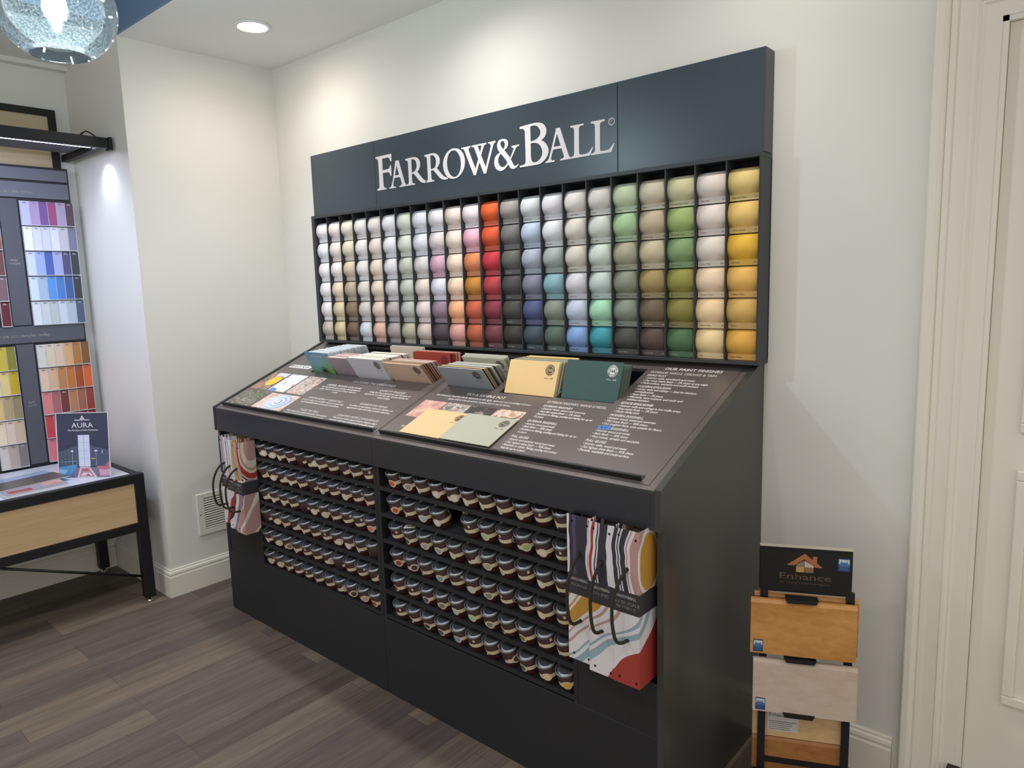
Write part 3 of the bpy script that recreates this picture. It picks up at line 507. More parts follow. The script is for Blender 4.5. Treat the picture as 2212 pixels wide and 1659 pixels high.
for m in range(2):
    x0, x1 = (XL, XM-.0006) if m == 0 else (XM+.0006, XR)
    t = empty('display_cabinet', ((x0+x1)/2, -.33, 0), ('left' if m == 0 else 'right') + ' half of the long dark desk cabinet with sloping text top and pot shelves below', 'display cabinet', 'desk cabinet modules')
    bases.append(t)
    pk = [(YB,0),(YB,.9885-.0065),(-.655,.9815),(-.03,1.2405),(-.002,1.2405),(-.002,0)]
    xs0, xs1 = (XL, XL+.020) if m == 0 else (XR-.020, XR)
    sp = [(YB-.0006,0),(YB-.0006,.881),(YT-.001,.881),(YT-.001,.992),(-.03,1.2515),(-.002,1.2515),(-.002,0)]
    b = MB(); b.prism(sp, xs0, xs1, lambda a,p,q: (a,p,q)); b.build('side_panel', SIDE if m else BLACK, t, bevel=.0012)
    a0, a1 = (xs1, x1) if m == 0 else (x0, xs0)
    b = MB(); b.box(a0, a1, -.014, -.002, 0, 1.23); b.build('back_panel', SLOT, t)
    b = MB(); b.box(a0, a1, YT, YT+.016, .883, .9845); b.build('fascia', FASCIA, t, bevel=.002)
    b = MB(); b.box(a0, a1, YB, YB+.018, .0, .2985); b.build('kick_panel', BLACK, t, bevel=.0012)
    # uprights of the pot bay
    l0, l1 = (.285, 1.1435) if m == 0 else (1.1715, 1.997)
    ups = [(l0-.008, l0), ] if m == 0 else [(l1, l1+.014)]
    ups.append((1.1095, x1) if m == 0 else (x0, 1.1435))
    if m == 0: l1 = 1.1095
    else: l0 = 1.1435
    for (p, q) in ups:
        b = MB(); b.box(p, q, YB+.0005, -.20, .2985, .883); b.build('upright', BLACK, t)
    b = MB(); b.box(a0, a1, -.215, -.20, .2985, .883); b.build('bay_back', SLOT, t)
    # book pocket floor
    p, q = (a0, l0-.008) if m == 0 else (l1+.014, a1)
    b = MB(); b.box(p, q, YB+.004, -.215, .44, .455); b.build('pocket_floor', BLACK, t)
    b = MB(); b.box(p, q, YB+.002, YB+.012, .2985, .455); b.build('pocket_front', BLACK, t)
    for z in SHZ:
        b = MB(); dz = lambda x: SAG(m, x)
        b.prism([(YB+.001, z-.015), (YB+.001, z), (YB+.008, z), (YB+.008, z-.015)], l0, l1, lambda a,p,q: (a, p, q+dz(a)))
        b.prism([(YB+.008, z-.0110), (YB+.008, z-.0075), (YB+.008+.26*cos(TILT), z-.0075+.26*sin(TILT)), (YB+.008+.26*cos(TILT), z-.0110+.26*sin(TILT))], l0, l1, lambda a,p,q: (a, p, q+dz(a)))
        b.build('shelf', BLACK, t)
    # desk top, printed sheet, card trays, ledge, print
    hs = SLOTS[m]
    slab(*grid(a0, a1, .0, SLEN, hs), hs, -.010, 0).build('desk_top', DESK, t)
    g0, g1 = (XL+.026, 1.119) if m == 0 else (1.134, 2.246)
    slab(*grid(g0, g1, .017, .662, hs), hs, 0.0001, .0016).build('printed_sheet', DESK, t)
    for h in hs:
        e = .004; b = MB(); D = -.06
        P = lambda x, v, o: DF @ Vector((x, v, o))
        for (a, c, f, g) in ((h[0]-e,h[0],h[2]-e,h[3]+e),(h[1],h[1]+e,h[2]-e,h[3]+e),(h[0],h[1],h[2]-e,h[2]),(h[0],h[1],h[3],h[3]+e)):
            b.box(a, c, f, g, D, -.0102, DF)
        b.box(h[0]-e, h[1]+e, h[2]-e, h[3]+e, D-.004, D, DF)
        b.build('card_tray', SLOT, t)
    l = (.004, 1.107) if m == 0 else (1.150, 2.218)
    b = MB(); b.box(l[0], l[1], .026, .031, .0017, .017, DF); b.box(l[0], l[1], .031, .050, .0017, .0035, DF); b.build('ledge', METAL_BLACK, t, bevel=.0008)
    F = DF @ Matrix.Translation((0, 0, .0016)); b = MB()
    for s, xa, xb, v, sz, bold in LINES[m]: add_text(b, s, F, xa, xb, v, sz, .0004, bold)
    b.build('printed_text', WHITE_INK, t)
    def photo(x0, x1, v0, v1, mm, extra=None):
        b = MB(); b.poly([F @ Vector((x, v, .0004)) for x, v in ((x0,v0),(x1,v0),(x1,v1),(x0,v1))])
        mats = [mm]
        if extra: extra(b, mats)
        b.build('printed_photo', mats, t)
    def disc(b, mats, x, v, rx, rv, m_, lift):
        mats.append(m_); b.poly([F @ Vector((x+rx*cos(k*pi/16), v+rv*sin(k*pi/16), lift)) for k in range(32)], len(mats)-1)
    def flatpoly(b, mats, pts, m_, lift=.0008):
        mats.append(m_); b.poly([F @ Vector((x, v, lift)) for x, v in pts], len(mats)-1)
    if m == 0:
        def paint_tin(b, mats):
            flatpoly(b, mats, [(.045,.336),(.135,.336),(.135,.302),(.05,.297)], mat('print_paper','cfcdd6',.5))
            disc(b, mats, .088, .262, .048, .050, mat('print_tin','8a8580',.5), .0009); disc(b, mats, .090, .264, .041, .043, mat('print_yellow','dcb93c',.45), .0011)
        photo(-.006, .135, .186, .336, PH_A, paint_tin)
        def catalogue(b, mats):
            flatpoly(b, mats, [(.150,.187),(.262,.187),(.236,.300),(.148,.300)], mat('print_white','d5d7e0',.5))
            flatpoly(b, mats, [(.151,.187),(.215,.187),(.206,.204),(.163,.214)], mat('print_blue','5f86c4',.5), .001)
            mats.append(mat('print_ink','6a6f7c',.5)); add_text(b, 'FIND', F, .186, .207, .256, .010, .0011, 0, len(mats)-1); add_text(b, 'THE ONE', F, .180, .213, .244, .010, .0011, 0, len(mats)-1)
        photo(.148, .285, .186, .336, PH_B, catalogue)
        photo(.297, .434, .186, .336, PH_C)
        photo(-.006, .205, .047, .172, PH_D, lambda b, mats: disc(b, mats, .13, .138, .026, .022, mat('print_green','5a7a4a',.5), .0009))
        def plate(b, mats):
            for k, (c, r) in enumerate((('b9c2d4',1),('8fa2c2',.9),('c3cad9',.82),('93a6c6',.62),('cfd2dc',.5),('8b9fc2',.30),('d6d0ce',.18))):
                disc(b, mats, .348+.006*(k%2), .112, .083*r, .060*r, mat('print_china_'+c, c, .5), .0008+.0002*k)
        photo(.217, .447, .047, .172, PH_E, plate)
        b = MB(); F2 = F; pts = [(.030,.393),(.196,.393),(.208,.407),(.196,.421),(.030,.421)]
        b.poly([F @ Vector((x, v, .0005)) for x, v in pts]); ink = mat('print_black','26241f',.5)
        for k, s in enumerate('FOYSP'): add_text(b, s, F, .040+.031*k, .060+.031*k, .399, .020, .0009, .0012, 1)
        b.build('social_icon_strip', [mat('print_paper_white','dcdad8',.5), ink], t)
    else:
        photo(1.156, 1.275, .152, .266, PH_F); photo(1.281, 1.398, .152, .266, PH_G); photo(1.404, 1.522, .152, .266, PH_H); photo(1.528, 1.654, .152, .266, PH_I)
# blue masking tape with hand lettering
t = empty('masking_tape', SF(1.975, .238, .002), 'small strip of blue masking tape hand lettered on the sloping text panel', 'tape')
F = DF @ Matrix.Translation((1.976, .2375, .002)) @ Matrix.Rotation(radians(2), 4, 'Z')
b = MB(); b.box(-.0205, .0205, -.0095, .0095, 0, .0004, F); b.build('tape_strip', mat('tape_blue', '4f86d0', .55), t)
b = MB(); add_text(b, 'FLAT', F, -.015, .012, -.005, .0135, .0008, .0006, 0, .25); b.build('hand_lettering', mat('marker_ink', '1f2b4a', .6), t)
# two colour cards lying against the ledge
def emblem(parent, F, x, y, r, dark, light, caption=True):
    """round maker's mark with monogram and ring of lettering on a card face"""
    b = MB()
    b.poly([F @ Vector((x+r*cos(k*pi/20), y+r*sin(k*pi/20), .0003)) for k in range(40)], 0)
    for (a, c) in ((.66, .60), (.97, .93)):
        for k in range(40):
            p = [k*pi/20, (k+1)*pi/20]
            b.poly([F @ Vector((x+r*q*cos(s), y+r*q*sin(s), .0005)) for q, s in ((a,p[0]),(a,p[1]),(c,p[1]),(c,p[0]))], 1)
    add_text(b, 'F&B', F, x-.48*r, x+.48*r, y-.24*r, .66*r, .0006, .02*r, 1)
    for word, a0, dr in (('FARROW & BALL', 205, -1), ('PAINT & PAPER', 205, 1)):
        n = len(word)
        for i, ch in enumerate(word):
            if ch == ' ': continue
            if dr < 0: a = radians(170 - i*160/(n-1)); rot = a - pi/2
            else: a = radians(195 + i*150/(n-1)); rot = a + pi/2
            G = F @ Matrix.Translation((x+.80*r*cos(a), y+.80*r*sin(a), 0)) @ Matrix.Rotation(rot, 4, 'Z')
            add_text(b, ch, G, -.085*r, .085*r, -.09*r, .26*r, .0006, .01*r, 1)
    if caption: add_text(b, 'No. 68', F, x-.9*r, x+.9*r, y-1.55*r, .35*r, .0005, 0, 0)
    return b.build('emblem', [mat('emblem_'+dark, dark, .5), mat('emblem_'+light, light, .5)], parent)
def lying(x0, x1, v0, v1, o0, h, lab):
    t = empty('colour_card', SF((x0+x1)/2, v0, o0), lab, 'colour card', 'large cards lying on the ledge')
    b = MB(); b.box(x0, x1, v0, v1, o0, o0+.0022, DF); b.build('card', paint(h), t)
    F = DF @ Matrix.Translation((x1, v1, o0+.0022)); emblem(t, F, -.036, -.033, .0205, '4a3b33', h)
lying(1.229, 1.456, .0515, .209, .0036, 'cdb084', 'pale yellow card lying against the black ledge, left of the sage card')
lying(1.432, 1.661, .0515, .2105, .0060, 'a5a595', 'sage grey card lying against the black ledge, overlapping the yellow card')
# ------------------------------------------------------------------ piles of cards standing in the slots
def card_pile(lab, x0, w, v0, v1, n, ph0, ph1, h, cols, group, emb=None, embed=.030, jit=.002, front_h=None, h1=None, name='colour_card', thick=.0021, cat='colour card'):
    for k in range(n):
        f = k/max(1, n-1); ph = radians(ph0 + (ph1-ph0)*f); v = v0 + (v1-v0)*f
        c = cols[k % len(cols)] if k else cols[0]
        dx = random.uniform(-jit, jit) if k else 0; hh = (front_h or h) if k == 0 else h + ((h1 or h)-h)*f + random.uniform(-.0012, .0012)
        up = Vector((0, -sin(ph), cos(ph))); X = Vector((1, 0, 0)); nz = X.cross(up)       # face normal, towards the viewer
        o = SF(x0 + dx, v, .0016); F = frame(o, X, up)
        where = 'front' if k == 0 else 'rearmost' if k == n-1 else ORD[k+1]
        L = '%s %s, %s %s' % (cname(c), 'leaflet' if name == 'leaflet' else 'card', where + (' one' if k in (0, n-1) else ' from the front'), lab)
        t = empty(name, o, L, cat, group)
        b = MB(); b.box(0, w, -embed, hh, -thick, 0, F); b.build('sheet', paint(c), t)
        if k == 0 and emb: emblem(t, F, w-.036, hh-.030, .0205, emb, c)
W_ = ['d9d2c6', 'ddd5c8', 'd3c9bb', 'd8cfc6', 'cfc4b2', 'd4cdc7', 'dbd4cc', 'c9bda8', 'd9d0c2', 'bfb6a6', '4a4640', 'd6cbb8']
card_pile('in the white-fronted pile left of the tan pile', .602, .226, .378, .515, 32, 33, 31, .104, ['b9b8bb'] + W_[:], 'cards in the white-fronted pile', '40322d', h1=.054)
card_pile('standing alone behind the white-fronted pile', .655, .218, .548, .556, 2, 12, 10, .058, ['c9bfae', 'd3cabc'], 'cards behind the white-fronted pile', None)
T_ = ['c4a790', 'b8957f', 'a98c78', '8f7a62', '6f5a48', 'a0805e', '7a2f2a', '4a5240', 'c9a287', '8e3b31', 'cfc4b8', '56503f', 'b99a86', 'cbb0a0', 'c8b7a8', '3f4a5c', 'c98f8a', 'd9a9a8']
card_pile('in the tan-fronted pile', .850, .228, .380, .456, 18, 39, 36, .100, T_, 'cards in the tan-fronted pile', '40322d', h1=.070)
R_ = ['8e3b2b', '7d3327', 'a5442f', 'b8492f', 'c04a30', 'd0d0d0', 'b23b2a', 'd9c4b8', '9b3a2a']
card_pile('in the red pile behind the tan cards', .868, .224, .486, .545, 9, 5, 1, .070, R_, 'cards in the red pile', '5f2a22', h1=.048)
G_ = ['878d94', 'c9c4b6', '2d3138', 'c9a55c', '8a7d54', 'b9b4a4', '55605a', '3f4a46', '7c8577', 'cbc4ba', 'd5cfc8', '3d4a44', '6f7d70', 'd2ccc2', '8d9488', 'c6c4b9', 'd0cdc5']
card_pile('in the grey-fronted pile', 1.176, .226, .380, .470, 17, 38, 36, .100, G_, 'cards in the grey-fronted pile', '40322d', h1=.065)
card_pile('in the sage pile behind the grey-fronted pile', 1.176, .224, .498, .520, 5, 32, 30, .070, ['a7a796', 'b3b3a4', 'b9b8aa', 'c2c1b6', 'cfcdc4'], 'cards in the sage pile', '3b3029')
Y_ = ['ddbc86', 'd6d2a8', 'c8c08a', '8a8458', 'c9cdd2', 'b9c2cf', '8792ad', 'd9a84a', 'd8c79c', '7f8a4c', '5e6a3c', 'd9cba8', '3b3a34', 'd9cfc0', 'd2a04e']
card_pile('in the pale yellow pile', 1.456, .224, .388, .530, 19, -20, -20, .114, Y_, 'cards in the pale yellow pile', '4a3b30', embed=.010, h1=.060)
D_ = ['3c5450', '4d5a52', '59645c', '63695f', '565d55', '6a7068', '525a52', '5d665e']
card_pile('in the dark green pile', 1.709, .222, .392, .462, 9, -20, -20, .110, D_, 'cards in the dark green pile', 'd9d6d2', embed=.010, front_h=.124, h1=.083)
B_ = ['cdd2d6', 'd6d8da', 'c5ccd2', 'd9dadb', 'b9c3ca']
card_pile('in the white stack behind the booklet', .268, .155, .398, .600, 30, 26, 22, .098, B_, 'white leaflets', None, h1=.030, name='leaflet', cat='leaflet', jit=.005)
K_ = ['8f8488', 'cfb8ae', 'd3bdb2', 'c8afa6', 'd6c3b8', '8f8078']
card_pile('in the pink leaflet stack', .432, .155, .386, .475, 16, 34, 30, .092, K_, 'pink leaflets', None, h1=.060, name='leaflet', cat='leaflet', jit=.003)
# the blue-green booklet in front of the leaflets
ph = radians(26); o = SF(.262, .381, .0016); F = frame(o, (1,0,-.02), (0, -sin(ph), cos(ph)))
t = empty('booklet', o, 'blue and green gradient booklet leaning in front of the white leaflets', 'booklet')
def grad(nt):
    tc = nt.nodes.new('ShaderNodeTexCoord'); s = nt.nodes.new('ShaderNodeSeparateXYZ'); nt.links.new(tc.outputs['Object'], s.inputs[0])
    return nd(nt, 'MULTIPLY_ADD', nd(nt, 'ADD', nd(nt, 'MULTIPLY', s.outputs[0], -.35), s.outputs[2]), 8.0, -8.05)
mg = ramp_mat('booklet_gradient', [(0,'6f8f5a'),(.35,'5f8f86'),(.75,'4f7d9a')], grad)
mg.node_tree.nodes['Color Ramp'].color_ramp.interpolation = 'LINEAR'
b = MB(); b.box(0, .178, -.010, .108, -.003, 0, F); b.build('cover', mg, t)
b = MB(); add_text(b, 'CARTE BLANCHE', F, .045, .130, .086, .011, .0006, .0004); b.build('title', WHITE_INK, t)
b = MB(); b.poly([F @ Vector((.105+.020*cos(k*pi/12), .004+.020*sin(k*pi/12), .0005)) for k in range(13)])
for k in range(9):
    a = k*pi/8; b.poly([F @ Vector((.105+r*cos(a+e), .004+r*sin(a+e), .0005)) for r, e in ((.023,-.09),(.031,-.09),(.031,.09),(.023,.09))])
b.build('round_print', mat('print_dark','22252a',.5), t)

# ------------------------------------------------------------------ sample pots
PR_, PH_ = .0278, .0660
def cyl_patch(b, th0, th1, z0, z1, r, n=14):
    for i in range(n):
        a, c = th0+(th1-th0)*i/n, th0+(th1-th0)*(i+1)/n
        b.poly([(r*sin(a), -r*cos(a), z0), (r*sin(c), -r*cos(c), z0), (r*sin(c), -r*cos(c), z1), (r*sin(a), -r*cos(a), z1)], 0, True)
def cyl_disc(b, thc, zc, rad, r, n=28, rings=3):
    prev = None
    for k in range(rings+1):
        q = rad*k/rings; ring = []
        for i in range(n):
            a = 2*pi*i/n; th = thc + q*cos(a)/r; z = zc + q*sin(a)*1.05
            ring.append((r*sin(th), -r*cos(th), z))
        if k == 1:
            b.poly(ring, 0)
        elif k > 1:
            for i in range(n): b.poly([prev[i], prev[(i+1) % n], ring[(i+1) % n], ring[i]], 0, True)
        prev = ring
def pot_meshes():
    b = MB(); b.lathe([(.0268,0),(PR_,.0014),(PR_,.0560)], 30); can = b.mesh('can', MAROON)
    b = MB(); b.lathe([(.0275,.0555),(.0288,.0560),(.0294,.0585),(.0292,.0620),(.0284,.0648),(.0270,.0656),(.0256,.0646),(.0247,.0612),(.0238,.0596),(.0216,.0592),(.0205,.0606),(.0192,.0612)], 30); lid = b.mesh('lid', STEEL)
    b = MB(); b.lathe([(0,.0570),(.0158,.0570),(.0174,.0577),(.0192,.0612)], 30); inner = b.mesh('lid_centre', LIDDARK)
    r = PR_ + .0003; b = MB()
    cyl_patch(b, radians(20), radians(166), .0235, .0365, r, 18); cyl_disc(b, 0, .0285, .0141, r + .0001)
    cyl_patch(b, radians(-74), radians(-18), .0190, .0305, r); cyl_patch(b, radians(-50), radians(-22), .0205, .0345, r)
    cyl_patch(b, radians(100), radians(113), .0440, .0535, r, 3); lab = b.mesh('label', CREAM)
    b = MB(); cyl_disc(b, 0, .0285, .0097, r + .0004); dot = b.mesh('colour_dot', MAROON)
    b = MB(); cyl_disc(b, radians(196), .0300, .0150, r + .0001); logo = b.mesh('maker_mark', SLOT)
    # F&B lettering wrapped on the mark
    me, w = text_mesh('F&B'); b = MB(); q = .019/w
    sub = me.copy()
    for v in sub.vertices:
        th = radians(196) + (v.co.x*q - .0095)/r; z = .0253 + v.co.y*.0125; v.co = ((r+.0005)*sin(th), -(r+.0005)*cos(th), z)
    b.add_mesh(sub, Matrix())
    for k in range(36):
        p = [k*pi/18, (k+1)*pi/18]; pts = []
        for rr, s in ((.0133,p[0]),(.0133,p[1]),(.0120,p[1]),(.0120,p[0])):
            th = radians(196) + rr*cos(s)/r; pts.append(((r+.0005)*sin(th), -(r+.0005)*cos(th), .0300 + rr*sin(s)*1.05))
        b.poly(pts)
    logot = b.mesh('monogram', WHITE_INK)
    return [('can', can, MAROON), ('lid', lid, STEEL), ('lid_centre', inner, LIDDARK), ('label', lab, CREAM), ('colour_dot', dot, None), ('maker_mark', logo, SLOT), ('monogram', logot, WHITE_INK)]
POT = pot_meshes()
for _, me_, _ in POT:
    for v_ in me_.vertices: v_.co.x *= 1.15; v_.co.y *= 1.15; v_.co.z *= 1.06
ROT = [[[-8,-12,-45,-60,70,15,-60,-75,45,-62,-105],[25,-20,15,-50,-60,65,-40,-85,-30,-80,-60],[20,-45,-40,-65,80,-25,-15,-65,-90,-95,-25],[62,-12,-55,20,-55,-70,-125,-5,-30,-55,90],[-50,-10,-5,-50,-130,-70,10,80,-75,-95,30],[-25,-15,-50,-80,-130,-62,-72,20,-5,-10,-35]],
 [[-30,-12,-55,-20,0,-40,-50,-45,-30,-115,-60],[-15,-60,-20,-25,None,-115,-25,-138,8,-8,-118],[-112,-42,-15,-25,-38,38,-15,-45,-82,-30,-62],[-12,2,-62,-20,-72,-18,-12,-138,-85,-28,-100],[-48,-115,-28,-15,-32,-22,-12,-52,-32,-70,-62],[-115,-50,-26,-30,-25,-112,-60,42,-35,0,2]]]
BAYX = [(.291, 1.1085), (1.1765, 1.9955)]
def pot(bay, row, col, x, depth, ang, label, dot, sticker=False):
    z = SHZ[row] - .0075 + SAG(bay, x); s = PR_*1.15 + .0012 + depth
    base = Vector((x, YB + .008 + s*cos(TILT), z + s*sin(TILT) + .0004))
    M = Matrix.Translation(base) @ Matrix.Rotation(TILT, 4, 'X') @ Matrix.Rotation(radians(ang), 4, 'Z')
    t = empty('sample_pot', base, label, 'paint pot', 'sample paint pots in the %s bay' % ('left' if bay == 0 else 'right'), M)
    for nm, me, mm in POT:
        if nm in ('maker_mark', 'monogram') and not (45 < ang-50 < 140 or ang-50 < -100 or bay == -1) and False: continue
        part(nm, me, t, mm or dot)
    if sticker:
        b = MB(); G = Matrix.Rotation(radians(-ang + 20), 4, 'Z'); b.box(-.023, .023, -.009, .009, .0698, .0703, G)
        o = b.mesh('lid_sticker', MAROON); part('lid_sticker', o, t, mat('sticker_white', 'd5d0c8', .5))
        b = MB(); add_text(b, '6 80 TSO', frame(G @ Vector((0,0,.0703)), G.to_3x3() @ Vector((1,0,0)), G.to_3x3() @ Vector((0,1,0))), -.017, .017, -.004, .010, .0004, .0004)
        part('sticker_print', b.mesh('sticker_print', MAROON), t, mat('print_black', '26241f', .5))
    return t
for bay in range(2):
    x0, x1 = BAYX[bay]; p = (x1-x0)/11
    for row in range(6):
        for col in range(11):
            a = ROT[bay][row][col]; c = SW[col + 11*bay][row]
            x = x0 + p*(col+.5) + random.uniform(-.0015, .0015)
            pos = '%s from left, %s shelf down, %s bay' % (ORD[col+1], ORD[row+1], 'left' if bay == 0 else 'right')
            if a is None:
                pot(bay, row, col, x, .072, -95+45, 'maroon sample pot set back in the gap, second shelf down, right bay', paint(c)); continue
            cd = math.degrees(atan2(3.144-x, 2.192-.60))
            st = bay == 1 and row == 2 and col == 1
            pot(bay, row, col, x, 0, cd + a - 14, ('maroon sample pot with white lid sticker, ' if st else 'maroon sample pot with %s dot, ' % cname(c)) + pos, paint(c), st)

# ------------------------------------------------------------------ wallpaper pattern books with rope handles
def marble(name, cx, cz, sx, sz, amp, scale, stops, zsplit, lin_stops, lk, band):
    m = bpy.data.materials.new(name); m.use_nodes = True; nt = m.node_tree; L = nt.links.new; bs = nt.nodes['Principled BSDF']; bs.inputs['Roughness'].default_value = .35
    tc = nt.nodes.new('ShaderNodeTexCoord'); sp = nt.nodes.new('ShaderNodeSeparateXYZ'); L(tc.outputs['Object'], sp.inputs[0])
    X = nd(nt, 'ADD', sp.outputs[0], nd(nt, 'ADD', sp.outputs[1], .70)); Z = sp.outputs[2]
    cv = nt.nodes.new('ShaderNodeCombineXYZ'); L(X, cv.inputs[0]); L(Z, cv.inputs[2])
    n = nt.nodes.new('ShaderNodeTexNoise'); n.inputs['Scale'].default_value = scale; n.inputs['Detail'].default_value = 1.5; n.inputs['Distortion'].default_value = .4; L(cv.outputs[0], n.inputs['Vector'])
    nz = nd(nt, 'MULTIPLY', nd(nt, 'SUBTRACT', n.outputs['Fac'], .5), amp)
    dx = nd(nt, 'MULTIPLY', nd(nt, 'SUBTRACT', X, cx), sx); dz = nd(nt, 'MULTIPLY', nd(nt, 'SUBTRACT', Z, cz), sz)
    d = nd(nt, 'ADD', nd(nt, 'SQRT', nd(nt, 'ADD', nd(nt, 'MULTIPLY', dx, dx), nd(nt, 'MULTIPLY', dz, dz))), nz)
    def rmp(v, st):
        r = nt.nodes.new('ShaderNodeValToRGB'); r.color_ramp.interpolation = 'CONSTANT'; e = r.color_ramp.elements
        e[0].position = 0; e[0].color = (*lin(st[0][1]), 1); e.remove(e[1])
        for p, h in st[1:]: q = e.new(p); q.color = (*lin(h), 1)
        L(v, r.inputs['Fac']); return r.outputs['Color']
    up = rmp(d, stops)
    n2 = nt.nodes.new('ShaderNodeTexNoise'); n2.inputs['Scale'].default_value = lk[3]; n2.inputs['Detail'].default_value = 1; L(cv.outputs[0], n2.inputs['Vector'])
    lv = nd(nt, 'ADD', nd(nt, 'ADD', nd(nt, 'MULTIPLY', X, lk[0]), nd(nt, 'MULTIPLY', Z, lk[1])), nd(nt, 'MULTIPLY_ADD', n2.outputs['Fac'], lk[4], lk[2]))
    lo = rmp(lv, lin_stops)
    g = nd(nt, 'GREATER_THAN', Z, zsplit); mx = nt.nodes.new('ShaderNodeMix'); mx.data_type = 'RGBA'; L(g, mx.inputs[0]); L(lo, mx.inputs[6]); L(up, mx.inputs[7])
    # dark title band
    inb = nd(nt, 'MULTIPLY', nd(nt, 'GREATER_THAN', Z, band[0]), nd(nt, 'LESS_THAN', Z, band[1]))
    m2 = nt.nodes.new('ShaderNodeMix'); m2.data_type = 'RGBA'; L(inb, m2.inputs[0]); L(mx.outputs[2], m2.inputs[6]); m2.inputs[7].default_value = (*lin('37343a'), 1)
    L(m2.outputs[2], bs.inputs['Base Color']); return m
NV, WH, RD, OC, PK, BL, MV, CR = '34323f', 'd3cfd2', '9c3a33', 'b98b3a', 'b08a82', '8ba3ad', '8f7583', 'd0c1ac'
MR = marble('marbled_paper_right', 2.300, .800, 1.0, .55, .026, 10, [(0,OC),(.040,WH),(.050,PK),(.074,WH),(.082,PK),(.085,WH),(.088,NV),(.104,WH),(.107,NV),(.110,WH),(.117,NV),(.128,WH),(.133,RD),(.135,WH),(.146,NV),(.168,WH),(.171,NV),(.174,WH),(.178,NV),(.182,WH),(.188,RD),(.197,WH),(.200,RD),(.203,WH),(.207,NV),(.240,'4b4860'),(.252,NV),(.262,WH),(.280,NV),(.285,WH)],
            .700, [(0,RD),(.20,WH),(.36,BL),(.43,WH),(.47,BL),(.50,WH),(.61,PK),(.635,WH),(.68,PK),(.70,WH),(.73,OC),(.84,WH),(.865,OC),(.885,WH),(.95,PK)], (-2.287, 2.69, 3.67, 6, .34), (.663, .722))
ML = marble('marbled_paper_left', .322, .845, 1.0, .56, .022, 10, [(0,PK),(.034,CR),(.050,PK),(.056,CR),(.066,RD),(.080,CR),(.085,NV),(.088,WH),(.092,NV),(.094,CR),(.100,OC),(.124,WH),(.128,NV),(.130,WH),(.158,MV),(.161,WH),(.172,MV),(.180,WH),(.196,OC),(.203,WH),(.214,PK),(.222,WH),(.228,NV),(.235,WH),(.243,NV)],
            .700, [(0,WH),(.07,MV),(.11,WH),(.17,NV),(.18,WH),(.20,NV),(.21,'7f9690'),(.28,CR),(.33,PK),(.40,NV),(.415,CR),(.44,PK),(.58,CR),(.60,WH),(.62,PK),(.70,WH),(.71,MV),(.78,WH),(.85,NV),(.87,RD),(.93,WH)], (-2.0, 1.15, .41, 7, .30), (.635, .692))
HOLE = mat('punched_hole', '17161a', .8, .1); ROPE = mat('dark_rope', '3a352f', .85, .1, bump=.4, bscale=900)
TITLES = {0: [['NEW', ''], ['SMALL SCALE', 'PATTERNS'], ['NEW', 'PATTERNS']], 1: [['FLORALS', ''], ['STRIPES', ''], ['LARGE SCALE', 'PATTERNS']]}
LABS = {0: ['left pocket, farthest left behind its neighbour', 'left pocket, middle', 'left pocket, right, one side in view'], 1: ['right pocket, titled FLORALS', 'right pocket, titled STRIPES', 'right pocket, titled LARGE SCALE PATTERNS']}
SPEC = {0: [(.052, .127, -.690, .464, .871), (.129, .205, -.704, .4565, .869), (.207, .283, -.714, .4560, .869)],
        1: [(2.0175, 2.095, -.688, .470, .889), (2.0965, 2.1745, -.701, .4645, .888), (2.176, 2.2545, -.703, .4640, .888)]}
bz = {0: (.635, .692), 1: (.663, .722)}
HZ = {0: (.752, .560), 1: (.785, .590)}
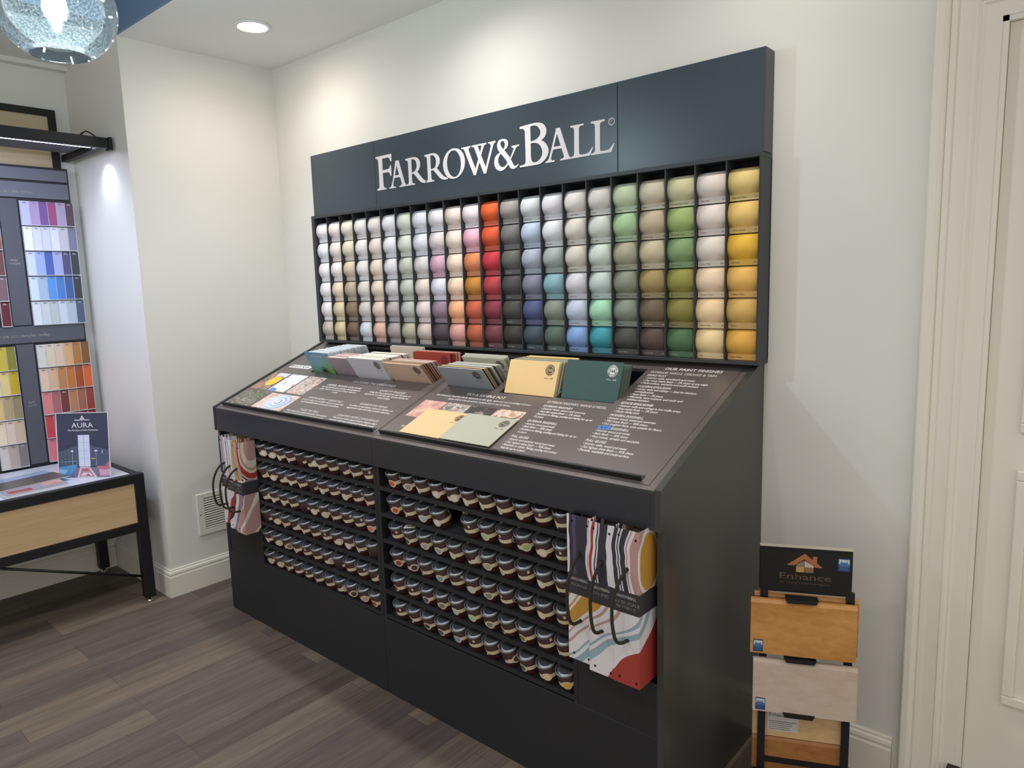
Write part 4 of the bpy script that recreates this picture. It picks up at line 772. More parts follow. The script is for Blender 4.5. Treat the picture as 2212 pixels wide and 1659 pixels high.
for s in range(2):
    for k, (x0, x1, y0, z0, z1) in enumerate(SPEC[s]):
        mm = ML if s == 0 else MR
        t = empty('pattern_book', ((x0+x1)/2, -.60, z0), 'marbled wallpaper pattern book with a rope handle, ' + LABS[s][k], 'pattern book', 'wallpaper pattern books')
        b = MB(); d = .0025; yb_ = -.30
        b.box(x0, x1, y0, y0+d, z0, z1); b.box(x0, x0+d, y0+d, yb_, z0, z1); b.box(x1-d, x1, y0+d, yb_, z0, z1)
        b.build('cover', mm, t)
        b = MB(); b.box(x0+d+.002, x1-d-.002, y0+.030, yb_, z0+.004, z1-.030); b.build('page_block', CARD_EDGE, t)
        b = MB(); F = frame((x0, y0, 0), (1,0,0), (0,0,1)); a, c = bz[s]; w = x1-x0; ln = TITLES[s][k]
        add_text(b, 'FARROW&BALL', F, .010, w-.010, c-.018, .0115, .0005, .0005)
        add_text(b, ln[0], F, w/2-.0036*len(ln[0]), w/2+.0036*len(ln[0]), c-.034, .0105, .0005, .0003)
        if ln[1]: add_text(b, ln[1], F, w/2-.0036*len(ln[1]), w/2+.0036*len(ln[1]), c-.047, .0105, .0005, .0003)
        b.build('title', mat('title_ink', 'bdb9b6', .5), t)
        b = MB(); xm = x0 + w*.55; zu, zl = HZ[s]
        for (px, pz) in ((x0+.018, z1-.017), (x1-.010, z1-.022), (x0+.018, z0+.018), (x1-.010, z0+.014)):
            b.poly([(px+.0034*cos(q*pi/6), y0-.0004, pz+.0034*sin(q*pi/6)) for q in range(12)])
        for pz in (zu, zl): b.poly([(xm+.0048*cos(q*pi/6), y0-.0004, pz+.0048*sin(q*pi/6)) for q in range(12)])
        b.build('punched_hole', HOLE, t)
        out = (.060, .050, .052)[k] if s == 0 else (.050, .035, .045)[k]; pts = []
        for q in range(25):
            f = q/24; bul = sin(pi*min(1, f*1.02))**.55 if f < .5 else sin(pi*f)**.45
            zz = zu + (zl-zu)*f - .030*sin(pi*f)**2*(1 if f > .5 else .3) - (.022 if f > .6 else 0)*sin((f-.6)/.4*pi)
            pts.append((xm - .010*sin(pi*f)*(1 + .5*k), y0 + .002 - out*max(0, bul), zz))
        b = MB()
        b.tube(pts, .0046, 10); b.build('rope_handle', ROPE, t)
# ------------------------------------------------------------------ air vent on the left wall
t = empty('air_vent', (XC, -.53, .27), 'white louvred air vent low on the wall left of the desk cabinet', 'air vent')
V0, V1 = -.612, -.440; X0 = XC + .0004
b = MB()
for (p, q, r, s_) in ((V0, V0+.036, .272, .490), (V1-.030, V1, .272, .490), (V0+.036, V1-.030, .272, .300), (V0+.036, V1-.030, .464, .490)): b.box(X0, X0+.008, p, q, r, s_)
b.build('vent_frame', TRIM, t, bevel=.002)
b = MB(); b.box(X0, X0+.0008, V0+.036, V1-.030, .300, .464); b.build('vent_throat', SLOT, t)
for k in range(13):
    z = .304 + k*.0124; b = MB(); b.prism([(X0+.0015, z+.0055), (X0+.0075, z), (X0+.0075, z+.0018), (X0+.0015, z+.0073)], V0+.036, V1-.030, lambda a,p,q: (p,a,q)); b.build('louvre', TRIM, t)
b = MB(); b.lathe([(.0042,0),(.0042,.0012),(.002,.002),(0,.002)], 12, Matrix.Translation((X0+.008, V0+.013, .382)) @ Matrix.Rotation(pi/2, 4, 'Y')); b.build('screw', CHROME, t)

# ------------------------------------------------------------------ low table under the colour board
BX0, BX1, BY0, BY1, BZ = -1.078, -.433, -2.30, -.840, .655
t = empty('console_table', (-.75, -1.5, 0), 'low black steel console table with pale oak drawer front and grey top', 'table')
for (x, y) in ((BX1-.047, BY1-.047), (BX0, BY1-.047), (BX1-.047, BY0), (BX0, BY0)):
    b = MB(); b.box(x, x+.047, y, y+.047, .024, BZ); L = b.build('leg', METAL_BLACK, t, bevel=.002)
    b = MB(); b.lathe([(.017,0),(.017,.006),(.006,.010),(.006,.026)], 16, Matrix.Translation((x+.0235, y+.0235, 0))); b.build('levelling_foot', CHROME, L)
for nm, x0, x1, z0, z1 in (('top_rail', BX1-.040, BX1, .612, BZ), ('lower_rail', BX1-.040, BX1, .372, .414), ('top_rail', BX0, BX0+.040, .612, BZ), ('lower_rail', BX0, BX0+.040, .372, .414)):
    b = MB(); b.box(x0, x1, BY0+.047, BY1-.047, z0, z1); b.build(nm, METAL_BLACK, t, bevel=.0015)
for z0, z1 in ((.612, BZ), (.372, .414)):
    b = MB(); b.box(BX0+.047, BX1-.047, BY1-.047, BY1-.010, z0, z1); b.build('side_rail', METAL_BLACK, t, bevel=.0015)
b = MB(); b.box(BX0+.041, BX1-.041, BY0+.05, BY1-.048, .640, .6535); b.build('table_top', mat('table_top_grey', 'c6c7d2', .25, .5), t)
b = MB(); b.box(BX1-.034, BX1-.006, BY0+.048, BY1-.048, .4155, .6105); b.build('drawer_front', OAKDRAWER, t)
b = MB(); b.box(BX0+.041, BX1-.036, BY0+.05, BY1-.048, .416, .43); b.build('drawer_floor', METAL_BLACK, t)
for x, z0, z1 in ((BX1-.024, .135, .385), (BX0+.024, .30, .385)):
    b = MB(); b.tube([(x, BY1-.045, z0), (x, BY1-.045-.62, z1)], .0065, 10); b.build('brace_rod', METAL_BLACK, t)

# ------------------------------------------------------------------ framed oak panel on the alcove wall
t = empty('wall_panel', (XA, -1.5, .7), 'pale oak wall panel in a thick black frame behind the lit colour board', 'wall panel')
b = MB()
for (y0, y1, z0, z1) in ((-2.3, -.842, 2.424, 2.458), (-.877, -.842, .70, 2.424), (-2.3, -.877, .70, .74)): b.box(XA+.0005, XA+.026, y0, y1, z0, z1)
b.build('panel_frame', METAL_BLACK, t)
b = MB(); b.box(XA+.001, XA+.014, -2.3, -.877, .74, 2.424); b.build('oak_panel', OAKPANEL, t)

# ------------------------------------------------------------------ light canopy
t = empty('light_canopy', (-.80, -1.5, 2.2), 'black metal light canopy reaching out over the colour board', 'light canopy')
b = MB(); b.box(-.585, -.548, -2.3, -.800, 2.203, 2.250); b.build('front_bar', METAL_BLACK, t, bevel=.002)
b = MB(); b.box(-.590, -.543, -.799, -.784, 2.196, 2.254); b.build('end_cap', METAL_BLACK, t, bevel=.002)
for dy in (0, -1.3):
    b = MB(); b.box(XA+.027, -.586, -.838+dy, -.806+dy, 2.203, 2.236); b.build('arm', METAL_BLACK, t, bevel=.002)
b = MB(); b.box(-.99, -.587, -2.29, -.842, 2.238, 2.250); b.build('canopy_top', mat('canopy_white', 'c9c5bb', .6), t)
b = MB(); b.box(-.93, -.66, -2.29, -.850, 2.226, 2.237); b.build('canopy_underside', mat('canopy_grey', '55575c', .5), t)
LED = mat('led_strip', 'ffffff', .5, .2, emit='dfe6ff', estr=18)
b = MB(); b.box(-.655, -.635, -2.25, -.845, 2.214, 2.224); b.build('led_strip', LED, t)
pts = [(-.80, -.87, 2.252), (-.76, -.85, 2.285), (-.70, -.845, 2.295), (-.64, -.85, 2.285), (-.60, -.83, 2.255)]
def smooth(ps, n=6):
    ps = [Vector(p) for p in ps]; out = []
    for i in range(len(ps)-1):
        p0, p1, p2, p3 = ps[max(0, i-1)], ps[i], ps[i+1], ps[min(len(ps)-1, i+2)]
        for k in range(n):
            u = k/n; out.append(.5*((2*p1)+(p2-p0)*u+(2*p0-5*p1+4*p2-p3)*u*u+(3*p1-p0-3*p2+p3)*u**3))
    return out + [ps[-1]]
b = MB(); b.tube(smooth(pts), .0035, 8); b.tube(smooth([(-.78, -.90, 2.253), (-.72, -.87, 2.268), (-.63, -.86, 2.256)]), .003, 8); b.build('cable', METAL_BLACK, t)

# ------------------------------------------------------------------ colour board with rows of chips
BDX = -1.046
BOARD = mat('board_slate', '55565f', .42, .45); BOARD2 = mat('board_panel', '6a6b78', .40, .45); BOARDK = mat('board_black', '222327', .5)
t = empty('colour_board', (BDX, -1.3, .66), 'tall slate grey colour board with paint chips, standing on the console table', 'colour display')
def yz(b, y0, y1, z0, z1, x0=BDX, x1=BDX+.008): b.box(x0, x1, y0, y1, z0, z1)
b = MB(); b.box(-1.073, BDX, -2.2, -.826, .6555, 2.165); b.build('backing', BOARDK, t)
for nm, z0, z1 in (('header_strip', 2.096, 2.153), ('header_strip', 2.008, 2.084), ('title_strip', 1.290, 1.374)):
    b = MB(); yz(b, -2.19, -.834, z0, z1, BDX, BDX+.009); b.build(nm, BOARD2 if 'head' in nm else BOARD, t, bevel=.001)
for z0, z1, y1 in ((1.380, 2.000, -1.068), (.672, 1.284, -1.072)):
    b = MB(); yz(b, -1.146, y1, z0, z1); b.build('family_panel', BOARD, t)
def BF(y, z, x=BDX+.009): return frame((x, y, z), (0,1,0), (0,0,1))
b = MB(); F = BF(0, 0)
add_text(b, 'Pick up your Aura pint samples today.', F, -1.335, -.992, 2.030, .021, .0006, .0004); add_text(b, 'Pick up your Aura pint samples today.', F, -1.335, -.992, 1.321, .021, .0006, .0004)
F = BF(0, 0, BDX+.008); add_text(b, 'violet', F, -1.126, -1.094, 1.697, .017, .0006, .0003); add_text(b, 'twilight', F, -1.130, -1.085, 1.680, .017, .0006, .0003)
add_text(b, 'fiery', F, -1.124, -1.098, .985, .017, .0006, .0003); add_text(b, 'sunset', F, -1.127, -1.091, .968, .017, .0006, .0003)
b.build('printed_text', WHITE_INK, t)
CH = {'upper right': (-1.058, .0394, 1.997, .1242, 'c3c4f0 b49bc8 7a5a9a a4527f b0a2c2 5f4c5a|eef4f6 dadbe8 d3d5e2 dfe0f2 c9c3cc 83809a|ccd7ee 9cb2ea 4f66b4 a3aedb 5a5580 44474e|cfdff2 a9bcd4 5b98e2 4f82c8 4a64a0 43464c|d9dee8 ccd2d6 bfc6c8 cdd6e2 b7c2ce 56617a'),
      'lower right': (-1.062, .0401, 1.282, .1228, 'd6d3cc dacdb2 dcc3ac d9ae78 b67c46 8a5d2e|dfc7b0 d9b492 bf8554 c47838 a9502e dd6a35|e08585 b46a6e 7a3f3a bf845f a96a54 9f4335|cf4a50 c23f48 b8383f a83238 9d2f35 8f2b30|e07d88 d4727e c96873 bb5f69 ab555f 9c4c55'),
      'lower left': (-1.272, .0390, 1.282, .1228, 'c9b83f c3b348 8a8537|e8d8b0 e0c987 c4a52a|d8bc85 b3a07a 9a8a66|e6d4bc ddcab5 cdb79c|cfc6bd b5a79f 857c76'),
      'upper left': (-1.192, .0390, 1.997, .1242, 'b0684c|8a5a48|6e4c48|7d6468|6a3038')}
HAIR = mat('acrylic_edge', 'c9ccd2', .15, .6)
for blk, (y0, dy, z1, dz, cs) in CH.items():
    rows = [r.split() for r in cs.split('|')]
    for r, row in enumerate(rows):
        za = z1 - dz*(r+1)
        b = MB(); yz(b, y0-.001, y0+dy*len(row)+.001, za-.0005, za+.0030, BDX+.0003, BDX+.017)
        for k in range(len(row)+1): yz(b, y0+dy*k-.0006, y0+dy*k+.0006, za+.003, za+dz-.004, BDX+.0003, BDX+.015)
        b.build('chip_pocket', HAIR, t)
        for k, h in enumerate(row):
            ya, yb_ = y0+dy*k+.0010, y0+dy*(k+1)-.0010
            e = empty('colour_chip', (BDX, (ya+yb_)/2, za+.003), '%s paint chip, %s from left, %s row, %s block of colour board' % (cname(h), ORD[k+1], ORD[r+1], blk), 'paint chip', 'paint chips on the colour board')
            b = MB(); b.prism([(BDX+.0135, ya), (BDX+.0085, yb_), (BDX+.0045, yb_), (BDX+.0095, ya)], za+.0034, za+dz-.005, lambda a,p,q: (p,q,a)); b.build('chip', mat('chip_'+h, h, .28, .5, noise=.02, nscale=150), e)
            lum = max(lin(h)); b = MB(); Fc = frame((BDX+.0135, ya, za), (-.005, dy-.002, 0), (0,0,1))
            b.poly([Fc @ Vector((x, z, .0004)) for x, z in ((.010, dz-.017), (.028, dz-.017), (.028, dz-.0145), (.010, dz-.0145))]); b.poly([Fc @ Vector((x, z, .0004)) for x, z in ((.010, dz-.0125), (.024, dz-.0125), (.024, dz-.0105), (.010, dz-.0105))])
            b.build('chip_caption', mat('chip_ink_dark', '6a6a6e', .6) if lum > .25 else mat('chip_ink_light', 'b9b9be', .6), e)

# ------------------------------------------------------------------ sign in an acrylic holder
sb0, sb1 = Vector((-.688, -1.127, .6545)), Vector((-.497, -.968, .6545)); sx = (sb1-sb0).normalized(); sn = sx.cross(Vector((0,0,1)))
sup = (Vector((0,0,1)) - sn*.10).normalized(); SG = frame(sb0, sx, sup); SW_, SH_ = (sb1-sb0).length, .309
t = empty('sign_holder', (sb0+sb1)/2, 'upright navy advertising sign in a clear acrylic holder on the console table', 'sign')
b = MB(); b.box(-.003, SW_+.003, -.0, SH_+.003, -.0045, -.0030, SG); b.box(-.003, SW_+.003, .0, .0016, -.09, -.0045, SG); b.build('holder', mat('acrylic_solid', 'cfd4da', .12, .6), t)
b = MB()
for (a, c, e, f) in ((-.003, 0, 0, SH_), (SW_, SW_+.003, 0, SH_), (-.003, SW_+.003, SH_, SH_+.003)): b.box(a, c, e, f, -.003, .0012, SG)
b.build('holder_edge', mat('acrylic_edge_bright', 'd4d8de', .12, .6), t)
pm = []; b = MB()
def sp_(pts, c, lift, rough=.25):
    m_ = mat('sign_' + c, c, rough, .5)
    if m_ not in pm: pm.append(m_)
    b.poly([SG @ Vector((x*SW_, y*SH_, lift)) for x, y in pts], pm.index(m_))
R4 = lambda x0, y0, x1, y1: [(x0,y0),(x1,y0),(x1,y1),(x0,y1)]
sp_(R4(0,0,1,1), '2f3350', -.0028); sp_([(0,.40),(.40,.50),(.40,.18),(0,.14)], '3f4f62', -.0026); sp_([(.62,.50),(1,.42),(1,.14),(.62,.18)], '474f6c', -.0026)
sp_([(0,.47),(.39,.56),(.39,.52),(0,.42)], '27304a', -.0024); sp_([(.62,.55),(1,.46),(1,.42),(.62,.51)], '27304a', -.0024)
for k in range(5): sp_([(.06+.07*k,.42+.018*k),(.075+.07*k,.424+.018*k),(.075+.07*k,.17),(.06+.07*k,.165)], '52677a', -.0024)
sp_([(0,0),(1,0),(1,.155),(0,.155)], '7d7690', -.0023)
for k in range(6): sp_(R4(0,.012+.026*k,1,.018+.026*k), '5b556e', -.0022)
sp_(R4(.395,.17,.62,.66), 'c8cfe8', -.0022)
sp_(R4(.503,.17,.512,.66), '9fa9cf', -.002)
for z in (.29, .41, .54): sp_(R4(.395,z,.62,z+.006), '9fa9cf', -.002)
sp_([(.35,.0),(.74,.0),(.60,.165),(.42,.165)], 'd2c3cc', -.002); sp_([(.39,.012),(.69,.012),(.585,.15),(.44,.15)], 'b38791', -.0018); sp_([(.42,.025),(.65,.025),(.60,.07),(.47,.07)], 'd6cbd3', -.0016)
sp_([(.5,.03),(.6,.02),(.58,.06)], 'b0566a', -.0014); sp_([(.45,.10),(.60,.10),(.56,.13),(.47,.13)], 'a85c72', -.0014)
sp_([(0,.0),(.20,.0),(.36,.17),(.34,.20),(.0,.165)], '4f8fc4', -.0018); sp_([(0,.01),(.10,.02),(.17,.12),(0,.13)], '86b6da', -.0016); sp_([(.345,.17),(.36,.26),(.02,.245),(.02,.238),(.35,.252)], '6d9fd0', -.0018)
sp_([(.80,.02),(1,.02),(1,.14),(.78,.12)], 'c79ab0', -.0016); sp_([(.73,.14),(.90,.11),(1,.13),(1,.17),(.76,.175)], 'b76a7e', -.0014); sp_([(.90,.18),(1,.17),(1,.26)], 'b76a7e', -.0014)
for x in (.27, .735): sp_(R4(x,.18,x+.008,.40), 'aab3c8', -.0016); sp_([(x-.03,.40),(x+.038,.40),(x+.022,.425),(x-.014,.425)], 'd0d6e4', -.0014)
sp_(R4(.855,.37,.870,.42), 'd0d6e4', -.0014); sp_(R4(.64,.28,.72,.30), 'a39a76', -.0014)
b.build('picture', pm, t)
b = MB(); FS = SG @ Matrix.Translation((0,0,-.0022))
b.poly([FS @ Vector((x*SW_, y*SH_, .0004)) for x, y in ((.455,.905),(.545,.905),(.50,.965))])
add_text(b, 'Benjamin Moore', FS, .355*SW_, .64*SW_, .885*SH_, .0085, .0006, .0008); add_text(b, 'AURA', FS, .285*SW_, .705*SW_, .775*SH_, .033, .0006, .0008)
add_text(b, 'The Pinnacle of Paint Perfection', FS, .20*SW_, .80*SW_, .722*SH_, .0115, .0006, .0004)
M_ = len(b.mi); b.build('sign_lettering', WHITE_INK, t)
b = MB(); add_text(b, 'm', FS, .48*SW_, .52*SW_, .915*SH_, .010, .0009, .0005); b.build('logo_letter', mat('sign_2f3350', '2f3350'), t)
# magazines
def magazine(M, w, h, th, cover, label, extra=None):
    t = empty('magazine', M.translation, label, 'magazine', 'magazines on the console table')
    b = MB(); b.box(0, w, 0, h, .0008, th-.0008, M); b.build('pages', mat('page_white', 'dcdbe0', .5), t)
    b = MB(); b.box(-.001, w+.001, -.001, h+.001, th-.0008, th, M); b.box(-.001, w+.001, -.001, h+.001, 0, .0008, M); b.build('cover', cover, t)
    if extra: extra(t, M @ Matrix.Translation((0, 0, th)))
def mframe(x, y, z, a): return Matrix.Translation((x, y, z)) @ Matrix.Rotation(radians(a), 4, 'Z')
def red_label(t, M):
    b = MB(); b.box(.02, .11, .012, .060, .0001, .0004, M); b.build('cover_block', mat('mag_red', 'a2383c', .35), t)
    b = MB(); F = M @ Matrix.Translation((0,0,.0005)); add_text(b, 'Benjamin', F, .045, .095, .035, .009, .0003, .0003); add_text(b, 'Moore', F, .050, .090, .022, .009, .0003, .0003); b.build('cover_title', WHITE_INK, t)
    b = MB(); b.box(.16, .24, .04, .11, .0001, .0004, M); b.build('cover_picture', PH_F, t)
magazine(mframe(-.478, -1.395, .6538, 92), .245, .165, .016, mat('mag_grey', '9a97a6', .3), 'glossy magazine with a red block on its cover, nearest the table edge', red_label)
magazine(mframe(-.560, -1.400, .6702, 98), .290, .150, .006, mat('mag_brown', '54504f', .35), 'dark brown brochure lying on top of the red-blocked magazine')
magazine(mframe(-.690, -1.420, .6538, 96), .300, .155, .010, mat('mag_blue', '8f9fbe', .3), 'pale blue brochure at the back of the pile on the console table')

# ------------------------------------------------------------------ wood sample stand by the door
A25 = radians(25); ST = Matrix.Translation((2.5, -.3, 0)) @ Matrix.Rotation(A25, 4, 'Z')      # x along the planks, -y towards the room
t = empty('sample_stand', (2.5, -.3, 0), 'black metal sample stand with a printed header, between the desk cabinet and the door', 'display stand')
for x in (-.085, .136):
    b = MB(); b.box(x, x+.020, .004, .020, .02, .660, ST); b.build('post', METAL_BLACK, t)
    b = MB(); b.box(x-.004, x+.024, -.12, .14, 0, .02, ST); b.build('foot', METAL_BLACK, t)
for z in (.130, .650):
    b = MB(); b.box(-.065, .136, .006, .018, z, z+.012, ST); b.build('cross_rail', METAL_BLACK, t)
for z in (.636, .462, .298):
    b = MB(); b.prism([(-.022, z+.008), (-.016, z-.004), (.056, z-.004), (.062, z+.008)], -.026, .004, lambda a,p,q: ST @ Vector((p,a,q))); b.build('plank_clip', METAL_BLACK, t)
b = MB(); b.box(-.089, .147, .000, .012, .656, .782, ST); h = b.build('header', METAL_BLACK, t, bevel=.002)
b = MB(); b.box(-.087, .146, -.003, -.0002, .662, .776, ST); b.build('header_print', mat('header_black', '191817', .3), t)
b = MB(); b.box(-.089, .147, -.0032, .012, .7825, .7850, ST); b.build('acrylic_edge', mat('acrylic_warm', 'b7aea0', .2), t)
HF = ST @ frame((-.087, -.0032, .662), (1,0,0), (0,0,1)); HW, HH = .233, .114
def hp(pts, lift=.0003): return [HF @ Vector((x*HW, y*HH, lift)) for x, y in pts]
b = MB(); b.poly(hp([(.29,.62),(.485,.93),(.575,.785),(.575,.87),(.62,.87),(.62,.71),(.685,.60),(.60,.60),(.485,.79),(.37,.62)]))
for L in (b,): pass
b.build('logo_roof', mat('logo_copper', 'a3653f', .45), t)
for nm, pts, c in (('logo_panel', [(.395,.46),(.483,.46),(.483,.60),(.395,.60)], 'b98f4c'), ('logo_panel', [(.487,.46),(.585,.46),(.585,.585),(.487,.585)], '8a5f44'), ('logo_panel', [(.395,.605),(.483,.605),(.483,.755),(.395,.645)], '8a7569'), ('logo_panel', [(.487,.59),(.585,.59),(.585,.63),(.487,.755)], 'b9b0a0')):
    b = MB(); b.poly(hp(pts)); b.build(nm, mat('logo_'+c, c, .5, noise=.25, nscale=400), t)
b = MB(); add_text(b, 'Enhance', HF, .215*HW, .775*HW, .27*HH, .026, .0003, .0002); add_text(b, 'By Margin and Company', HF, .22*HW, .77*HW, .165*HH, .009, .0003, .0001); b.build('header_lettering', mat('logo_bronze', '6b5140', .5), t)
def sticker(parent, F, x, y, w, h):
    b = MB(); b.poly([F @ Vector(p) for p in ((x,y,.0003),(x+w,y,.0003),(x+w,y+h,.0003),(x,y+h,.0003))], 0)
    b.poly([F @ Vector((x+w*p, y+h*q, .0005)) for p, q in ((.06,.36),(.94,.36),(.94,.92),(.06,.92))], 1)
    b.poly([F @ Vector((x+w*p, y+h*q, .0007)) for p, q in ((.06,.36),(.94,.36),(.94,.55),(.80,.62),(.74,.80),(.64,.66),(.5,.72),(.36,.66),(.26,.80),(.20,.62),(.06,.55))], 2)
    for q in (.26, .18, .10): b.poly([F @ Vector((x+w*p, y+h*(q+r), .0005)) for p, r in ((.15,0),(.85,0),(.85,.035),(.15,.035))], 2)
    b.build('blue_sticker', [mat('sticker_navy','24426e',.4), mat('sticker_sky','b6c6cf',.4), mat('sticker_blue','4a6f9a',.4)], parent)
sticker(t, HF, .845*HW, .56*HH, .030, .036)
def plank(x0, x1, z0, z1, y, th, m_, label, stick=False, bev=.003):
    e = empty('wood_sample', ST @ Vector(((x0+x1)/2, y, z0)), label, 'wood sample', 'wood samples on the stand')
    b = MB(); b.prism([(y-th, z0+.001), (y-th, z1-.010), (y-th*.55, z1-.001), (y, z1), (y, z0)], x0, x1, lambda a,p,q: ST @ Vector((a,p,q))); b.build('plank', m_, e, bevel=.0008)
    if stick: sticker(e, ST @ frame((x0+.008, y-th-.0002, z0+.006), (1,0,0), (0,0,1)), 0, 0, .026, .036)
WD1 = add_grain('honey_cedar', 'b07a3e', 'cb9655', 'x', .4, .4, .7); WD2 = add_grain('whitewash_pine', 'b9a596', 'c9b8aa', 'x', .5, .4, .7)
WD3 = add_grain('pale_maple', 'b9976a', 'cbab80', 'x', .5, .4, .7); WD4 = add_grain('brown_alder', '8a5a30', 'a3713f', 'x', .4, .4, .7); WD5 = add_grain('pink_white', 'c0a898', 'cdb9ab', 'x', .5, .4, .7)
plank(-.111, .160, .474, .634, -.004, .016, WD1, 'honey coloured wood sample directly below the printed header of the stand', True)
plank(-.100, .170, .475, .640, .024, .010, WD1, 'second honey coloured wood sample, behind the front one, only its edge showing')
plank(-.102, .167, .300, .458, -.004, .016, WD2, 'whitewashed wood sample with small sticker, below the honey coloured one', True)
plank(-.099, .158, .205, .298, .026, .010, WD3, 'pale maple wood sample with white paper label, behind the posts of the stand')
o = [q for q in COL.objects if q.name.startswith('wood_sample')][-1]
b = MB(); F = ST @ frame((-.058, .0155, .225), (1,0,0), (0,0,1)); b.box(0, .083, 0, .060, 0, .0004, F); b.build('paper_label', mat('paper_white', 'b9b6b2', .5), o)
b = MB()
add_text(b, 'Enhance', F, .004, .055, .044, .014, .0006, .0002)
for k, w in enumerate((.078, .068, .066, .060, .062)): b.box(.004, w, .028-.006*k, .030-.006*k, .0004, .0006, F)
b.build('label_print', mat('print_grey', '6a6460', .6), o)
plank(-.099, .150, .100, .203, .026, .010, WD4, 'brown alder wood sample low on the stand, behind the cross rail')
plank(-.107, .160, .030, .116, -.030, .016, WD5, 'pinkish white wood sample at the bottom of the stand')

# ------------------------------------------------------------------ glass globe pendant
GC = Vector((1.02, -1.485, 2.235)); GR = .147
import mathutils
ray = Vector(((118-1106)/1531.85, (829.5-16)/1531.85, -1)); R3 = Matrix(Rm); dr = (R3 @ ray); GC = Vector(CP) + dr.normalized()*2.42
GLASS = bpy.data.materials.new('globe_glass'); GLASS.use_nodes = True; nt = GLASS.node_tree; nt.nodes.remove(nt.nodes['Principled BSDF'])
lw = nt.nodes.new('ShaderNodeLayerWeight'); lw.inputs['Blend'].default_value = .22
tr = nt.nodes.new('ShaderNodeBsdfTransparent'); tr.inputs[0].default_value = (.90, .965, .985, 1)
gl = nt.nodes.new('ShaderNodeBsdfGlossy'); gl.inputs['Roughness'].default_value = .08
df = nt.nodes.new('ShaderNodeBsdfTranslucent'); df.inputs[0].default_value = (.86, .94, .97, 1)
ns = nt.nodes.new('ShaderNodeTexNoise'); ns.inputs['Scale'].default_value = 60; ns.inputs['Detail'].default_value = 4
mr = nt.nodes.new('ShaderNodeMapRange'); mr.inputs[1].default_value = .4; mr.inputs[2].default_value = .75; mr.inputs[3].default_value = .004; mr.inputs[4].default_value = .022
m1 = nt.nodes.new('ShaderNodeMixShader'); m2 = nt.nodes.new('ShaderNodeMixShader')
nt.links.new(ns.outputs['Fac'], mr.inputs[0]); nt.links.new(mr.outputs[0], m1.inputs[0]); nt.links.new(tr.outputs[0], m1.inputs[1]); nt.links.new(df.outputs[0], m1.inputs[2])
nt.links.new(lw.outputs['Fresnel'], m2.inputs[0]); nt.links.new(m1.outputs[0], m2.inputs[1]); nt.links.new(gl.outputs[0], m2.inputs[2]); nt.links.new(m2.outputs[0], nt.nodes['Material Output'].inputs[0])
t = empty('pendant_lamp', GC, 'clear seeded glass globe pendant lamp with lit bulb, hanging at the upper left', 'pendant lamp')
b = MB(); prof = []
for k in range(25):
    a = radians(-62 + k*(62+78)/24); prof.append((GR*cos(a), GR*.93*sin(a)))
b.lathe(prof, 48, Matrix.Translation(GC)); inner = [(r*.985, z*.985) for r, z in prof]
g = MB(); M = Matrix.Translation(GC); n = 48
full = prof + inner[::-1]
def open_lathe(full):
    o = len(g.v)
    for r, z in full:
        for k in range(n): g.v.append(tuple(M @ Vector((r*cos(2*pi*k/n), r*sin(2*pi*k/n), z))))
    for i in range(len(full)):
        j = (i+1) % len(full)
        for k in range(n):
            l = (k+1) % n; g.f.append((o+i*n+k, o+i*n+l, o+j*n+l, o+j*n+k)); g.mi.append(0); g.sm.append(True)
open_lathe(full); g.build('glass_globe', GLASS, t)
BULB = mat('bulb_glow', 'ffffff', .4, .2, emit='d6f0ff', estr=22)
b = MB(); b.lathe([(0,-.062),(.008,-.060),(.012,-.050),(.010,-.040),(.012,-.034),(.024,-.024),(.030,-.006),(.028,.016),(.017,.034),(.014,.048)], 24, M); b.build('bulb', BULB, t)
b = MB(); b.lathe([(.017,.046),(.020,.050),(.020,.082),(.040,.088),(.042,.145),(.010,.150)], 24, M); b.build('socket', METAL_BLACK, t)
b = MB(); b.tube([GC + Vector((0,0,.148)), Vector((GC.x, GC.y, 3.1))], .004, 8); b.build('cord', METAL_BLACK, t)
random.seed(3); b = MB()
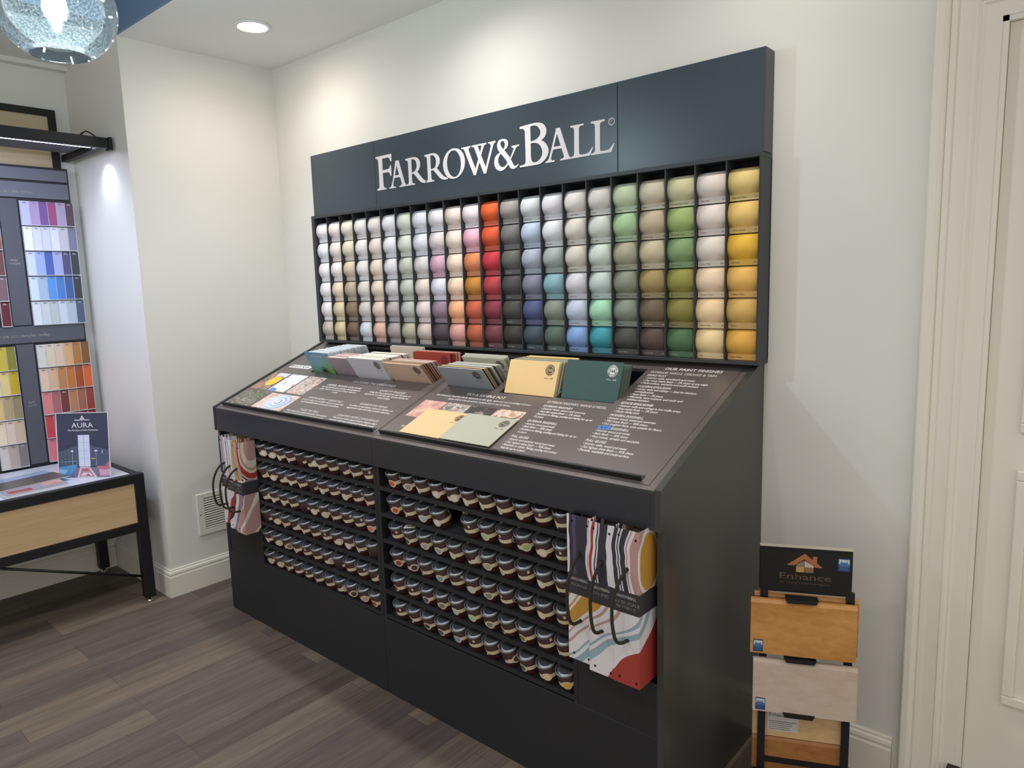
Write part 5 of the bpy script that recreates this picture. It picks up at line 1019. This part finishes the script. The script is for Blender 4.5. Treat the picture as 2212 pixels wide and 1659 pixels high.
for k in range(40):
    a, e = random.uniform(0, 2*pi), radians(random.uniform(-58, 40)); q = GC + Vector((cos(a)*cos(e)*GR*.992, sin(a)*cos(e)*GR*.992, sin(e)*GR*.93*.992)); r = random.choice((.0012, .0018, .003))
    b.lathe([(0,-r),(r*.7,-r*.7),(r,0),(r*.7,r*.7),(0,r)], 6, Matrix.Translation(q))
b.build('glass_seeds', mat('seed_white', 'e6f2f6', .1, .5), t)
# small ceiling disc cut by the top edge of the picture
t = empty('ceiling_disc', (.66, -.40, ZC), 'round grey ceiling fixture cut off by the top edge of the picture', 'ceiling fixture')
b = MB(); b.lathe([(0,-.006),(.075,-.006),(.082,-.001)], 32, Matrix.Translation((.70, -.365, ZC))); b.build('cover', mat('fixture_grey', '8c8984', .6), t)

# ------------------------------------------------------------------ lamps
def area(name, loc, sx_, sy_, power, col, aim):
    l = bpy.data.lights.new(name, 'AREA'); l.shape = 'RECTANGLE'; l.size = sx_; l.size_y = sy_; l.energy = power; l.color = col
    o = bpy.data.objects.new(name, l); COL.objects.link(o); o.location = loc
    o.rotation_euler = (Vector(aim)-Vector(loc)).to_track_quat('-Z', 'Y').to_euler(); return o
o = area('canopy_lamp', (-.645, -1.53, 2.205), .02, 1.36, 22, (.66, .74, 1.0), (-.74, -1.53, 1.6))
spot(-.655, -.842, 2.195, 5, 120, (.70, .78, 1), 1, .02)  # spot added under the canopy end to brighten the hot patch on the pier
pl = bpy.data.lights.new('pendant_bulb', 'POINT'); pl.energy = 22; pl.color = (.80, .93, 1); pl.shadow_soft_size = .03
o = bpy.data.objects.new('pendant_bulb', pl); COL.objects.link(o); o.location = GC + Vector((0,0,-.085))
for x, y, p in ((.35, -2.3, 28), (1.9, -2.6, 40), (3.3, -1.9, 36), (.6, -3.8, 40), (2.6, -4.0, 40)):  # unseen main-room spots, added to fill walls, floor and swatches from in front
    spot(x, y, 3.06, p, 130, WARM, .6, .08)
w = bpy.data.worlds.new('room_air'); SC.world = w; w.use_nodes = True
w.node_tree.nodes['Background'].inputs[0].default_value = (1, .955, .89, 1); w.node_tree.nodes['Background'].inputs[1].default_value = .95
SC.view_settings.view_transform = 'Standard'; SC.view_settings.look = 'None'; SC.view_settings.gamma = 1; SC.view_settings.exposure = 0
SC.view_settings.use_curve_mapping = False
